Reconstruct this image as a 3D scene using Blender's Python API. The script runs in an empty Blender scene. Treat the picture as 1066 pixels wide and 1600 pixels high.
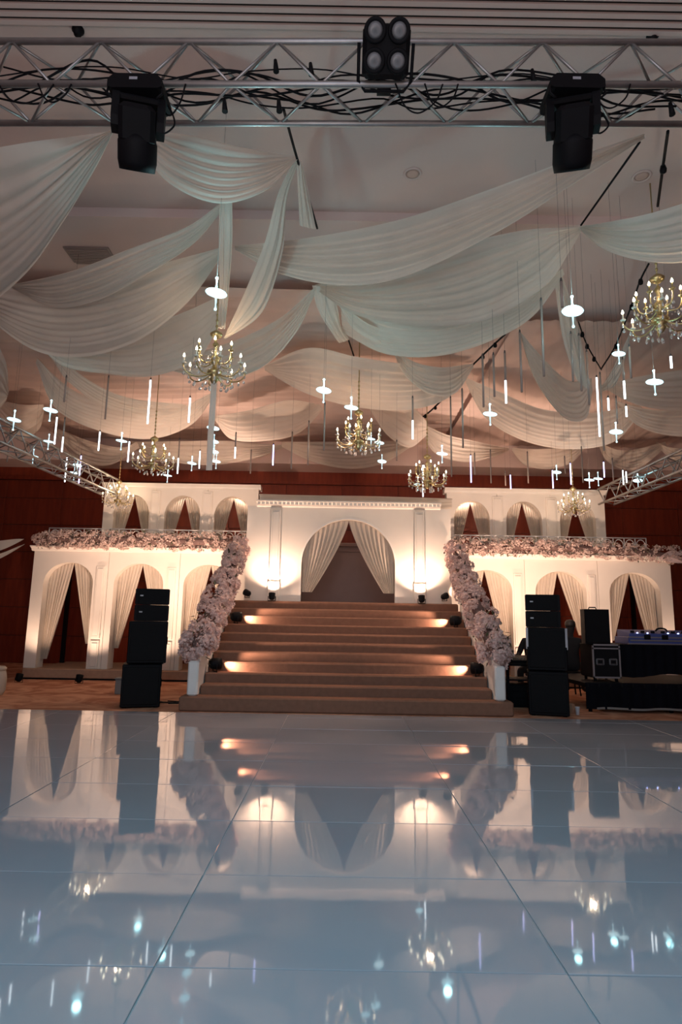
import bpy, math, random
from mathutils import Vector, Matrix
random.seed(7)
PI = math.pi
S = bpy.context.scene
COL = S.collection

# ------------------------------------------------------------------ camera
FPX = 970.0                                   # focal length in pixels of a 1066 x 1600 frame
TH, RO, CAM = math.radians(9.77), 0.0175, Vector((0, 0, 1.3))
R0, U0, W0 = Vector((1, 0, 0)), Vector((0, -math.sin(TH), math.cos(TH))), Vector((0, math.cos(TH), math.sin(TH)))
CR = math.cos(RO)*R0 + math.sin(RO)*U0
CU = math.cos(RO)*U0 - math.sin(RO)*R0
cam_data = bpy.data.cameras.new('camera')
cam = bpy.data.objects.new('camera', cam_data)
COL.objects.link(cam)
cam_data.sensor_fit = 'HORIZONTAL'
cam_data.sensor_width = 36.0
cam_data.lens = 36.0*FPX/1066.0
cam_data.clip_start, cam_data.clip_end = 0.05, 200
M = Matrix.Identity(4)
for r in range(3):
    M[r][0], M[r][1], M[r][2], M[r][3] = CR[r], CU[r], -W0[r], CAM[r]
cam.matrix_world = M
S.camera = cam

# ------------------------------------------------------------------ colour management, world, large lamps
S.view_settings.view_transform = 'Standard'
S.view_settings.look = 'None'
S.view_settings.exposure = 0.75
S.view_settings.gamma = 1.0
S.view_settings.use_curve_mapping = False
world = bpy.data.worlds.new('hall_ambience')
S.world = world
world.use_nodes = True
world.node_tree.nodes['Background'].inputs[0].default_value = (0.68, 0.505, 0.475, 1)
world.node_tree.nodes['Background'].inputs[1].default_value = 0.37

def lamp(name, kind, loc, target, energy, color, size=1.0, spot=None, blend=0.6, size_y=None):
    d = bpy.data.lights.new(name, kind)
    d.energy, d.color = energy, color
    if kind == 'AREA':
        d.size = size
        if size_y:
            d.shape, d.size_y = 'RECTANGLE', size_y
    else:
        d.shadow_soft_size = size
    if kind == 'SPOT':
        d.spot_size, d.spot_blend = math.radians(spot), blend
    o = bpy.data.objects.new(name, d)
    COL.objects.link(o)
    o.location = loc
    v = Vector(target) - Vector(loc)
    o.rotation_euler = v.to_track_quat('-Z', 'Y').to_euler()
    return o

# added wash lamps without fixtures, out of view behind the camera
lamp('front_wash', 'AREA', (0, -2.6, 5.4), (0, 6.5, 0.0), 48, (0.62, 0.76, 1.0), 5.0, size_y=1.0)
lamp('up_wash', 'AREA', (-1.5, -2.0, 1.2), (0, 6.5, 5.4), 45, (0.95, 0.92, 0.95), 3.0, size_y=1.2)
lamp('stair_fill', 'SPOT', (0.12, 10.0, 4.85), (0.12, 9.6, 0), 230, (1.0, 0.64, 0.47), 0.06, spot=100, blend=1.0)  # added overhead fill for the treads, no fixture hangs there
lamp('floor_wash', 'SPOT', (0, -1.4, 5.6), (0, 2.2, 0), 470, (0.04, 0.68, 0.98), 0.3, spot=95, blend=1.0)

for x in (-4.2, -2.3, 2.9, 4.8):                         # added warm lamps hidden behind the upper arcades, lifting the far ceiling cloth
    lamp('ceiling_fill', 'SPOT', (x, 14.5, 4.12), (x*0.5, 9.0, 6.3), 105, (1.0, 0.70, 0.55), 0.06, spot=140, blend=1.0)
for x in (-2.86, 3.0):                        # added warm lamps without fixtures behind the two speaker stacks, washing the arcades
    lamp('arcade_wash', 'SPOT', (x, 9.95, 1.55), (x*1.35, 13.6, 3.35), 340, (1.0, 0.655, 0.475), 0.05, spot=84, blend=0.8)

# ------------------------------------------------------------------ pixel helpers (turn a photo pixel into a point at a real depth or height)
def ray(px, py):
    return W0 + (px-533)/FPX*CR + (800-py)/FPX*CU
def PY(px, py, Y):
    d = ray(px, py); return CAM + d*(Y/d.y)
def PZ(px, py, Z):
    d = ray(px, py); return CAM + d*((Z-CAM.z)/d.z)

# ------------------------------------------------------------------ materials
def pm(name, col, rough=0.6, metal=0.0, var=0.08, scale=6.0, emit=None, emit_s=0.0, spec=0.5, bump=0.0, island=0.0, transl=0.0, transm=0.0, alpha=1.0, sample=True):
    m = bpy.data.materials.new(name)
    m.use_nodes = True
    nt = m.node_tree
    b = nt.nodes['Principled BSDF']
    tc = nt.nodes.new('ShaderNodeTexCoord')
    nz = nt.nodes.new('ShaderNodeTexNoise')
    nz.inputs['Scale'].default_value = scale
    nz.inputs['Detail'].default_value = 4
    nt.links.new(tc.outputs['Object'], nz.inputs['Vector'])
    mr = nt.nodes.new('ShaderNodeMapRange')
    mr.inputs[1].default_value, mr.inputs[2].default_value = 0.25, 0.75
    mr.inputs[3].default_value, mr.inputs[4].default_value = 1-var, 1+var
    nt.links.new(nz.outputs[0], mr.inputs[0])
    val = mr.outputs[0]
    if island:
        g = nt.nodes.new('ShaderNodeNewGeometry'); oi = nt.nodes.new('ShaderNodeObjectInfo')
        ad = nt.nodes.new('ShaderNodeMath'); ad.operation = 'ADD'
        nt.links.new(g.outputs['Random Per Island'], ad.inputs[0]); nt.links.new(oi.outputs['Random'], ad.inputs[1])
        fr = nt.nodes.new('ShaderNodeMath'); fr.operation = 'FRACT'; nt.links.new(ad.outputs[0], fr.inputs[0])
        m2 = nt.nodes.new('ShaderNodeMapRange'); m2.inputs[3].default_value, m2.inputs[4].default_value = 1-island, 1+island*0.4
        nt.links.new(fr.outputs[0], m2.inputs[0])
        mu = nt.nodes.new('ShaderNodeMath'); mu.operation = 'MULTIPLY'
        nt.links.new(val, mu.inputs[0]); nt.links.new(m2.outputs[0], mu.inputs[1]); val = mu.outputs[0]
    vm = nt.nodes.new('ShaderNodeVectorMath'); vm.operation = 'SCALE'
    vm.inputs[0].default_value = col
    nt.links.new(val, vm.inputs['Scale'])
    nt.links.new(vm.outputs[0], b.inputs['Base Color'])
    b.inputs['Roughness'].default_value = rough
    b.inputs['Metallic'].default_value = metal
    b.inputs['Specular IOR Level'].default_value = spec
    b.inputs['Transmission Weight'].default_value = transm
    b.inputs['Alpha'].default_value = alpha
    if emit:
        b.inputs['Emission Color'].default_value = (*emit, 1)
        b.inputs['Emission Strength'].default_value = emit_s
        if not sample:
            m.cycles.emission_sampling = 'NONE'
    if bump:
        bp = nt.nodes.new('ShaderNodeBump'); bp.inputs['Strength'].default_value = bump; bp.inputs['Distance'].default_value = 0.01
        nt.links.new(nz.outputs[0], bp.inputs['Height']); nt.links.new(bp.outputs[0], b.inputs['Normal'])
    if transl:
        out = nt.nodes['Material Output']
        tr = nt.nodes.new('ShaderNodeBsdfTranslucent'); nt.links.new(vm.outputs[0], tr.inputs[0])
        mx = nt.nodes.new('ShaderNodeMixShader'); mx.inputs[0].default_value = transl
        nt.links.new(b.outputs[0], mx.inputs[1]); nt.links.new(tr.outputs[0], mx.inputs[2])
        nt.links.new(mx.outputs[0], out.inputs[0])
    return m

MT = {}
MT['ceiling'] = pm('painted_ceiling', (0.60, 0.47, 0.43), 0.8, var=0.04, scale=1.5)
MT['plaster'] = pm('bulkhead_plaster', (0.55, 0.38, 0.32), 0.8, var=0.04)
MT['drape'] = pm('sheer_drape', (0.82, 0.74, 0.65), 0.75, var=0.05, scale=3, spec=0.2, transl=0.35)
MT['liner'] = pm('pleated_liner', (0.74, 0.58, 0.51), 0.8, var=0.05, scale=3, spec=0.2, transl=0.2)
MT['curtain'] = pm('sheer_curtain', (0.76, 0.68, 0.58), 0.8, var=0.05, spec=0.2, transl=0.35)
MT['cream'] = pm('cream_painted_flat', (0.80, 0.74, 0.66), 0.55, var=0.03, scale=3)
MT['cornice'] = pm('cornice_paint', (0.84, 0.79, 0.72), 0.5, var=0.03)
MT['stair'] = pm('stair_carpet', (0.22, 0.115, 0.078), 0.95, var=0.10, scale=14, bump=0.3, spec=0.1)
MT['plat'] = pm('platform_carpet', (0.40, 0.26, 0.18), 0.9, var=0.1, scale=12, spec=0.1)
MT['white_cloth'] = pm('white_stretch_cloth', (0.78, 0.76, 0.73), 0.7, var=0.04)
MT['alu'] = pm('truss_aluminium', (0.40, 0.39, 0.385), 0.42, metal=0.8, var=0.12, scale=10)
MT['black'] = pm('black_paint', (0.004, 0.004, 0.0055), 0.6, var=0.2, spec=0.14)
MT['grille'] = pm('black_grille', (0.005, 0.005, 0.006), 0.7, var=0.4, scale=120, bump=0.4, spec=0.15)
MT['cloth_black'] = pm('black_skirting_cloth', (0.004, 0.004, 0.007), 0.9, var=0.2, spec=0.1)
MT['silver'] = pm('case_aluminium', (0.26, 0.26, 0.28), 0.45, metal=0.8, var=0.1)
MT['blue_dj'] = pm('blue_console', (0.05, 0.08, 0.28), 0.4, var=0.1)
MT['led_blue'] = pm('blue_indicator', (0.2, 0.3, 1), 0.4, emit=(0.35, 0.45, 1.0), emit_s=5, sample=False)
MT['lens'] = pm('blinder_lens', (0.20, 0.20, 0.205), 0.35, var=0.05)
MT['lens_glass'] = pm('lens_glass', (0.35, 0.36, 0.40), 0.08, var=0.05)
MT['gold'] = pm('antique_brass', (0.55, 0.44, 0.22), 0.28, metal=0.9, var=0.15)
MT['bulb'] = pm('candle_bulb', (1, 0.9, 0.7), 0.4, emit=(1.0, 0.90, 0.66), emit_s=5, sample=False)
MT['candle'] = pm('candle_sleeve', (0.8, 0.76, 0.65), 0.5)
MT['crystal'] = pm('crystal_drop', (0.95, 0.95, 0.95), 0.03, var=0.02, spec=0.9, transm=0.7)
MT['star'] = pm('lit_acrylic_star', (0.8, 0.95, 1), 0.3, emit=(0.55, 0.92, 1.0), emit_s=1.0, sample=False)
MT['stem'] = pm('lit_acrylic_stem', (0.8, 0.95, 1), 0.3, emit=(0.55, 0.88, 1.0), emit_s=0.5, sample=False)
MT['tube_lit'] = pm('lit_tube', (0.9, 0.95, 1), 0.3, emit=(0.88, 0.95, 1.0), emit_s=2.0, sample=False)
MT['tube_violet'] = pm('violet_lit_tube', (0.7, 0.7, 1), 0.3, emit=(0.55, 0.52, 1.0), emit_s=1.8, sample=False)
MT['tube_off'] = pm('unlit_tube', (0.36, 0.29, 0.25), 0.25, var=0.05)
MT['cord'] = pm('dark_cord', (0.10, 0.085, 0.08), 0.7)
MT['leaf'] = pm('leaf_green', (0.10, 0.10, 0.05), 0.6, var=0.2, island=0.3)
MT['twig'] = pm('dark_twig', (0.16, 0.10, 0.09), 0.8, var=0.3)
MT['petal'] = pm('blush_petal', (0.80, 0.63, 0.57), 0.7, var=0.08, island=0.42, transl=0.2, spec=0.2)
MT['petal2'] = pm('white_petal', (0.93, 0.75, 0.71), 0.7, var=0.06, island=0.26, transl=0.35, spec=0.2)
MT['backboard'] = pm('mauve_board', (0.30, 0.215, 0.20), 0.8, var=0.04)
MT['lampglass'] = pm('lit_lamp_face', (1, 0.85, 0.6), 0.4, emit=(1.0, 0.78, 0.5), emit_s=7, sample=False)
MT['skin'] = pm('skin', (0.36, 0.20, 0.13), 0.55, var=0.05)
MT['hair'] = pm('black_hair', (0.012, 0.010, 0.010), 0.6)
MT['shirt'] = pm('black_shirt', (0.014, 0.013, 0.016), 0.85)
MT['grey_box'] = pm('grey_box', (0.20, 0.19, 0.18), 0.6)
MT['cup'] = pm('pale_cup', (0.62, 0.66, 0.74), 0.4)
MT['paper'] = pm('brown_paper', (0.35, 0.18, 0.11), 0.8)
MT['vent'] = pm('vent_paint', (0.26, 0.20, 0.18), 0.6)
MT['dark_slot'] = pm('dark_slot', (0.03, 0.025, 0.022), 0.8)
MT['seam'] = pm('floor_underlay', (0.50, 0.46, 0.47), 0.6)

def floor_mat():
    m = pm('glossy_white_panel', (0.38, 0.385, 0.42), 0.045, var=0.04, scale=0.8, spec=0.5)
    m.node_tree.nodes['Principled BSDF'].inputs['IOR'].default_value = 1.8
    nt = m.node_tree; b = nt.nodes['Principled BSDF']
    nz = nt.nodes.new('ShaderNodeTexNoise'); nz.inputs['Scale'].default_value = 2.2
    tc = nt.nodes.new('ShaderNodeTexCoord'); nt.links.new(tc.outputs['Object'], nz.inputs['Vector'])
    mr = nt.nodes.new('ShaderNodeMapRange'); mr.inputs[3].default_value, mr.inputs[4].default_value = 0.015, 0.06
    nt.links.new(nz.outputs[0], mr.inputs[0]); nt.links.new(mr.outputs[0], b.inputs['Roughness'])
    bp = nt.nodes.new('ShaderNodeBump'); bp.inputs['Strength'].default_value = 0.02; bp.inputs['Distance'].default_value = 0.02
    nt.links.new(nz.outputs[0], bp.inputs['Height']); nt.links.new(bp.outputs[0], b.inputs['Normal'])
    return m
MT['panel'] = floor_mat()

def mix_mat(name, c1, c2, kind, scale, rough, dist=3.0, stretch=(1, 1, 1)):
    m = pm(name, c1, rough, spec=0.25)
    nt = m.node_tree; b = nt.nodes['Principled BSDF']
    tc = nt.nodes.new('ShaderNodeTexCoord'); mp = nt.nodes.new('ShaderNodeMapping'); mp.inputs['Scale'].default_value = stretch
    nt.links.new(tc.outputs['Object'], mp.inputs[0])
    if kind == 'wave':
        t = nt.nodes.new('ShaderNodeTexWave'); t.inputs['Distortion'].default_value = dist; t.inputs['Detail'].default_value = 3
    else:
        t = nt.nodes.new('ShaderNodeTexNoise'); t.inputs['Detail'].default_value = 3; t.inputs['Distortion'].default_value = dist
    t.inputs['Scale'].default_value = scale
    nt.links.new(mp.outputs[0], t.inputs['Vector'])
    cr = nt.nodes.new('ShaderNodeValToRGB'); cr.color_ramp.elements[0].color = (*c1, 1); cr.color_ramp.elements[1].color = (*c2, 1)
    cr.color_ramp.elements[0].position, cr.color_ramp.elements[1].position = 0.38, 0.62
    nt.links.new(t.outputs[0], cr.inputs[0]); nt.links.new(cr.outputs[0], b.inputs['Base Color'])
    return m
MT['carpet'] = mix_mat('leaf_pattern_carpet', (0.36, 0.14, 0.075), (0.60, 0.31, 0.19), 'noise', 1.7, 0.95, 1.6)
MT['wood'] = mix_mat('red_brown_veneer', (0.15, 0.024, 0.011), (0.19, 0.031, 0.013), 'noise', 2.0, 0.45, 0.5, (6, 6, 0.6))

# ------------------------------------------------------------------ mesh helpers
class MB:
    def __init__(s): s.v = []; s.f = []; s.sm = []
    def add(s, vs, fs, smooth=False):
        k = len(s.v); s.v += [tuple(p) for p in vs]
        for f in fs: s.f.append(tuple(i+k for i in f)); s.sm.append(smooth)
        return s
    def box(s, x0, x1, y0, y1, z0, z1, b=0.0):
        if b <= 0:
            vs = [(x, y, z) for z in (z0, z1) for y in (y0, y1) for x in (x0, x1)]
            return s.add(vs, [(0, 2, 3, 1), (4, 5, 7, 6), (0, 1, 5, 4), (2, 6, 7, 3), (0, 4, 6, 2), (1, 3, 7, 5)])
        # chamfered box: three inset rings per corner joined as rounded block
        pts = []
        for sz, z in ((-1, z0), (1, z1)):
            for zz, ins in (((z, b), (z - sz*b, 0)) if sz < 0 else ((z - sz*b, 0), (z, b))):
                ring = []
                for (cx, cy, ax, ay) in ((x0, y0, 1, 1), (x1, y0, -1, 1), (x1, y1, -1, -1), (x0, y1, 1, -1)):
                    p1 = (cx + ax*ins, cy + ay*(b + ins)); p2 = (cx + ax*(b + ins), cy + ay*ins)
                    if (cx == x0) == (cy == y0): ring += [p1, p2]
                    else: ring += [p2, p1]
                pts.append([(x, y, zz) for x, y in ring])
        vs = [p for r in pts for p in r]; n = 8; fs = [tuple(range(n))[::-1], tuple(range(3*n, 4*n))]
        for r in range(3):
            for i in range(n):
                j = (i+1) % n; fs.append((r*n+i, r*n+j, (r+1)*n+j, (r+1)*n+i))
        return s.add(vs, fs)
    def tube(s, pts, r, n=8, cap=True, smooth=True):
        pts = [Vector(p) for p in pts]; L = len(pts)
        rs = r if isinstance(r, (list, tuple)) else [r]*L
        vs = []; ref = None
        for i, p in enumerate(pts):
            t = (pts[min(i+1, L-1)] - pts[max(i-1, 0)])
            t = t.normalized() if t.length > 1e-9 else Vector((0, 0, 1))
            if ref is None: ref = Vector((0, 0, 1)) if abs(t.z) < 0.9 else Vector((1, 0, 0))
            a = ref - t*ref.dot(t)
            a = a.normalized() if a.length > 1e-6 else t.orthogonal().normalized()
            ref = a; b = t.cross(a)
            for k in range(n):
                an = 2*PI*k/n; vs.append(p + (a*math.cos(an) + b*math.sin(an))*rs[i])
        fs = []
        for i in range(L-1):
            for k in range(n):
                j = (k+1) % n; fs.append((i*n+k, i*n+j, (i+1)*n+j, (i+1)*n+k))
        s.add(vs, fs, smooth)
        if cap:
            k0 = len(s.v) - L*n
            s.f.append(tuple(k0+i for i in range(n))[::-1]); s.sm.append(False)
            s.f.append(tuple(k0+(L-1)*n+i for i in range(n))); s.sm.append(False)
        return s
    def lathe(s, prof, n=16, c=(0, 0, 0), axis='Z', smooth=True):
        vs = []; fs = []
        for (r, z) in prof:
            for k in range(n):
                a = 2*PI*k/n; x, y = r*math.cos(a), r*math.sin(a)
                p = (x, y, z) if axis == 'Z' else ((x, z, y) if axis == 'Y' else (z, x, y))
                vs.append((p[0]+c[0], p[1]+c[1], p[2]+c[2]))
        for i in range(len(prof)-1):
            for k in range(n):
                j = (k+1) % n; fs.append((i*n+k, i*n+j, (i+1)*n+j, (i+1)*n+k))
        fs.append(tuple(range(n))[::-1]); fs.append(tuple(range((len(prof)-1)*n, len(prof)*n)))
        return s.add(vs, fs, smooth)
    def prism(s, poly, y0, y1, plane='XZ'):
        n = len(poly)
        f = (lambda a, b, d: (a, d, b)) if plane == 'XZ' else ((lambda a, b, d: (d, a, b)) if plane == 'YZ' else (lambda a, b, d: (a, b, d)))
        vs = [f(a, b, y0) for a, b in poly] + [f(a, b, y1) for a, b in poly]
        fs = [tuple(range(n)), tuple(range(n, 2*n))[::-1]] + [(i, (i+1) % n, n+(i+1) % n, n+i) for i in range(n)]
        return s.add(vs, fs)
    def grid(s, rows, smooth=True):
        nu, nv = len(rows), len(rows[0])
        vs = [p for r in rows for p in r]
        return s.add(vs, [(i*nv+j, i*nv+j+1, (i+1)*nv+j+1, (i+1)*nv+j) for i in range(nu-1) for j in range(nv-1)], smooth)

def mesh_of(name, mb, mat, off=Vector((0, 0, 0))):
    me = bpy.data.meshes.new(name)
    me.from_pydata([(x-off[0], y-off[1], z-off[2]) for x, y, z in mb.v], [], mb.f)
    me.polygons.foreach_set('use_smooth', mb.sm)
    me.materials.append(mat); me.update()
    return me
def tag(o, label=None, cat=None, group=None, kind=None):
    if label: o['label'] = label
    if cat: o['category'] = cat
    if group: o['group'] = group
    if kind: o['kind'] = kind
    return o
def thing(name, label, cat, loc=(0, 0, 0), group=None, rot=None):
    o = bpy.data.objects.new(name, None); COL.objects.link(o)
    o.location = loc
    if rot: o.rotation_euler = rot
    o.empty_display_size = 0.1
    return tag(o, label, cat, group)
WORLD_OFF = {}
def obj(name, mb, mat, parent=None, local=False, label=None):
    """one mesh object; mb is in world coordinates unless local; a parent's own location is taken off"""
    if parent is None:
        if local: off = Vector((0, 0, 0))
        else:
            xs, ys, zs = zip(*mb.v); off = Vector(((min(xs)+max(xs))/2, (min(ys)+max(ys))/2, min(zs)))
        o = bpy.data.objects.new(name, mesh_of(name, mb, mat, off)); o.location = off
    else:
        off = Vector((0, 0, 0))
        if not local:
            p = parent
            while p: off += p.location; p = p.parent
        o = bpy.data.objects.new(name, mesh_of(name, mb, mat, off)); o.parent = parent
    COL.objects.link(o)
    if label: o['label'] = label
    return o
def inst(name, me, parent, loc=(0, 0, 0), rot=(0, 0, 0), sc=(1, 1, 1)):
    o = bpy.data.objects.new(name, me); COL.objects.link(o)
    o.parent = parent; o.location = loc; o.rotation_euler = rot; o.scale = sc
    return o
def struct(name, mb, mat, local=True):
    return tag(obj(name, mb, mat, None, local), kind='structure')
ORD = ['first', 'second', 'third', 'fourth', 'fifth', 'sixth', 'seventh', 'eighth', 'ninth', 'tenth', 'eleventh', 'twelfth', 'thirteenth', 'fourteenth', 'fifteenth', 'sixteenth']
def spline(P, n):
    """Catmull-Rom through the points P, n samples"""
    P = [Vector(p) for p in P]
    if len(P) == 2: return [P[0].lerp(P[1], i/(n-1)) for i in range(n)]
    Q = [2*P[0]-P[1]] + P + [2*P[-1]-P[-2]]
    out = []
    for i in range(n):
        t = i/(n-1)*(len(P)-1); k = min(int(t), len(P)-2); t -= k
        a, b, c, d = Q[k:k+4]
        out.append(0.5*((2*b) + (c-a)*t + (2*a-5*b+4*c-d)*t*t + (3*b-a-3*c+d)*t**3))
    return out

# ================================================================== SETTING
AX = 0.12                                     # the stair's axis
# carpeted ground and the glossy dance floor of separate panels
struct('floor', MB().box(-11, 11, -3, 8.885, -0.10, -0.012).box(-11, 11, 8.885, 17.2, -0.10, 0.0), MT['carpet'])
fl = struct('floor_dance', MB().box(-7.7, 7.9, 0.0, 8.88, -0.011, -0.008), MT['seam'])
PW, PD, GAP = 1.553, 0.857, 0.007
Yr = [8.88] + [7.73 - PD*k for k in range(9)]
Yr = [8.88, 8.59] + [7.73 - PD*k for k in range(9)]
pan_me = {}
for ri in range(len(Yr)-1):
    y1, y0 = Yr[ri], Yr[ri+1]
    key = round(y1-y0, 3)
    if key not in pan_me:
        h = (y1-y0)/2 - GAP/2
        pan_me[key] = mesh_of('panel', MB().box(-PW/2+GAP/2, PW/2-GAP/2, -h, h, -0.008, 0, 0.0012), MT['panel'])
    for ci in range(-5, 5):
        xc = 0.106 + PW*ci + (0.0 if True else 0)
        o = inst('panel', pan_me[key], fl, (xc, (y0+y1)/2, random.uniform(-0.0006, 0.0006)),
                 (random.gauss(0, 0.0022), random.gauss(0, 0.0010), 0))
# ceiling: front field, step down, rear field, bulkhead over the back wall
ce = struct('ceiling', MB().box(-11, 11, -3, 6.85, 6.2, 6.4).box(-11, 11, 6.85, 16.0, 6.08, 6.4).box(-11, 11, 16.0, 17.4, 5.33, 6.4), MT['ceiling'])
dif = tag(thing('slot_diffuser', 'dark linear slot diffuser running across the ceiling above the front truss', 'air vent', (0, 4.35, 6.2)))
obj('slot_backing', MB().box(-7, 7, 4.10, 4.46, 6.185, 6.199), MT['dark_slot'], dif)
for k in range(5):
    y = 4.12 + k*0.072
    obj('slat', MB().box(-7, 7, y, y+0.040, 6.165, 6.186), MT['ceiling'], dif)
for px, py, lab in ((122, 47, 'small dark ceiling fitting left of the front truss'), (1020, 56, 'small dark ceiling fitting above the right end of the front truss')):
    p = PZ(px, py, 6.19)
    tag(obj('ceiling_spotlight', MB().lathe([(0.0, -0.05), (0.03, -0.05), (0.035, -0.02), (0.05, -0.01), (0.05, 0.012)], 14, p), MT['black']), lab, 'spotlight')
for px, py, lab in ((645, 272, 'round pale ceiling speaker between the truss and the long centre drape'), (1003, 276, 'round pale ceiling speaker beside the dark tie rod at upper right')):
    p = PZ(px, py, 6.195)
    t = thing('ceiling_speaker', lab, 'speaker', p, 'round ceiling speakers')
    obj('rim', MB().lathe([(0.075, 0.004), (0.085, -0.01), (0.10, -0.008), (0.105, 0.004)], 20, p), MT['ceiling'], t)
    obj('grille', MB().lathe([(0.0, -0.004), (0.05, -0.004), (0.078, 0.002)], 20, p), MT['plaster'], t)
a, b = PZ(98, 387, 6.06), PZ(184, 412, 6.06)
t = thing('ceiling_vent', 'dark square air grille in the ceiling behind the left drapes', 'air vent', ((a.x+b.x)/2, (a.y+b.y)/2, 6.06))
obj('frame', MB().box(a.x, b.x, b.y, a.y, 6.062, 6.079), MT['vent'], t)
nsl = 9
for k in range(nsl):
    y = b.y + (a.y-b.y)*(k+0.3)/nsl
    obj('slat', MB().box(a.x+.03, b.x-.03, y, y+0.03, 6.052, 6.062), MT['vent'], t)

# back wall: veneer panels on a dark backing
bw = struct('wall_back', MB().box(-11, 11, 17.03, 17.2, -0.1, 6.1), MT['dark_slot'])
pc = {}
zs = [0.0, 0.72, 1.47, 2.22, 2.97, 3.72, 4.47, 4.98]
for zi in range(len(zs)-1):
    for xi in range(14):
        x0 = -10.9 + xi*1.56
        h = zs[zi+1]-zs[zi]
        if round(h, 3) not in pc:
            pc[round(h, 3)] = mesh_of('panel', MB().box(0.005, 1.555, 0, 0.03, 0.006, h-0.006, 0.004), MT['wood'])
        inst('panel', pc[round(h, 3)], bw, (x0, 17.0 + random.uniform(-0.003, 0.003), zs[zi]))
struct('trim_back', MB().box(-11, 11, 16.9, 17.0, 4.98, 5.06).box(-11, 11, 16.93, 17.0, 5.06, 5.33), MT['wood'])
for nm, x in (('wall_left', -11.1), ('wall_right', 11.0)):
    struct(nm, MB().box(x, x+0.1, -3, 17.2, -0.1, 6.3), MT['wood'])

# ================================================================== LAMPS (builder carries its own light)
WARM = (1.0, 0.655, 0.475)
def par_light(label, loc, target, energy, group, spot=95, r=0.075, color=WARM, blend=0.8, soft=0.04, lit=True):
    loc, target = Vector(loc), Vector(target)
    t = thing('par_light', label, 'stage light', loc, group)
    d = (target-loc).normalized()
    q = Vector((0, 0, 1)).rotation_difference(d)
    can = MB().lathe([(0.0, -1.1*r), (0.55*r, -1.1*r), (0.9*r, -0.7*r), (r, 0.2*r), (1.05*r, 1.0*r), (0.92*r, 1.0*r), (0.9*r, 0.75*r)], 18)
    o = obj('can', can, MT['black'], t, True); o.rotation_euler = q.to_euler()
    o = obj('lamp_face', MB().lathe([(0, 0.72*r), (0.5*r, 0.74*r), (0.9*r, 0.72*r)], 16), MT['lampglass'], t, True); o.rotation_euler = q.to_euler()
    side = Vector((0, 0, 1)).cross(d)
    side = side.normalized() if side.length > 1e-3 else Vector((1, 0, 0))
    foot = -1.35*r
    y = MB().tube([side*1.12*r, side*1.15*r + Vector((0, 0, foot)), -side*1.15*r + Vector((0, 0, foot)), -side*1.12*r], 0.008, 6)
    obj('yoke', y, MT['black'], t, True)
    l = lamp('par_beam', 'SPOT', loc + d*r*1.3, target, energy, color, soft, spot=spot, blend=blend)
    return t

# ================================================================== STAIR
N = 11
Y0s, TREAD, Z1, RISE = 8.95, 0.275, 0.2, 0.141
st = thing('grand_staircase', 'wide beige carpeted staircase rising to the stage in front of the central arch', 'staircase', (AX, Y0s, 0))
HW = 2.33
for i in range(N):
    y0 = Y0s + TREAD*i; z = Z1 + RISE*i
    hw = HW if i == 0 else 2.10
    y1 = 12.95 if i == N-1 else y0 + TREAD + 0.05
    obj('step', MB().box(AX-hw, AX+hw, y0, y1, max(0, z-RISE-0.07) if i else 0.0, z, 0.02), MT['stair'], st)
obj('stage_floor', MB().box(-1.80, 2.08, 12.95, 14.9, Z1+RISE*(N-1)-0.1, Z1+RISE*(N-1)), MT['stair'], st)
ZS = Z1 + RISE*(N-1); YS = Y0s + TREAD*(N-1)      # stage height and stage edge
def zstep(y):
    return Z1 + RISE*max(0, min(N-1, int((y-Y0s)/TREAD + 1e-6)))

# ================================================================== ARCH FLATS
def arch_z(x, cx, w, zs_, za):
    u = max(-1, min(1, (x-cx)/w)); return zs_ + (za-zs_)*math.sqrt(max(0, 1-u*u))
def arch_panel(x0, x1, z0, z1, cx, w, zs_, za, y0, y1):
    mb = MB()
    mb.box(x0, cx-w, y0, y1, z0, z1); mb.box(cx+w, x1, y0, y1, z0, z1)
    n = 24
    xs = [cx - w*math.cos(PI*i/n) for i in range(n+1)]
    for i in range(n):
        a, b = xs[i], xs[i+1]; za_, zb_ = arch_z(a, cx, w, zs_, za), arch_z(b, cx, w, zs_, za)
        mb.add([(a, y0, za_), (b, y0, zb_), (b, y0, z1), (a, y0, z1), (a, y1, za_), (b, y1, zb_), (b, y1, z1), (a, y1, z1)],
               [(0, 1, 2, 3), (5, 4, 7, 6), (4, 5, 1, 0), (3, 2, 6, 7)])
    return mb
def arch_trim(cx, w, zs_, za, y, z0, t=0.035, d=0.02):
    mb = MB(); n = 28; rows = []
    pth = [(cx-w, z0)] + [(cx - w*math.cos(PI*i/n), arch_z(cx - w*math.cos(PI*i/n), cx, w, zs_, za)) for i in range(n+1)] + [(cx+w, z0)]
    for i, (x, z) in enumerate(pth):
        nx, nz = (x-cx)/w, max(0, (z-zs_)/(za-zs_)) if i not in (0, len(pth)-1) else 0
        L = math.hypot(nx, nz) or 1
        ox, oz = x + nx/L*t, z + nz/L*t
        rows.append([(x, y, z), (x, y-d, z), (ox, y-d, oz), (ox, y, oz)])
    return mb.grid(rows, False)
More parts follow.
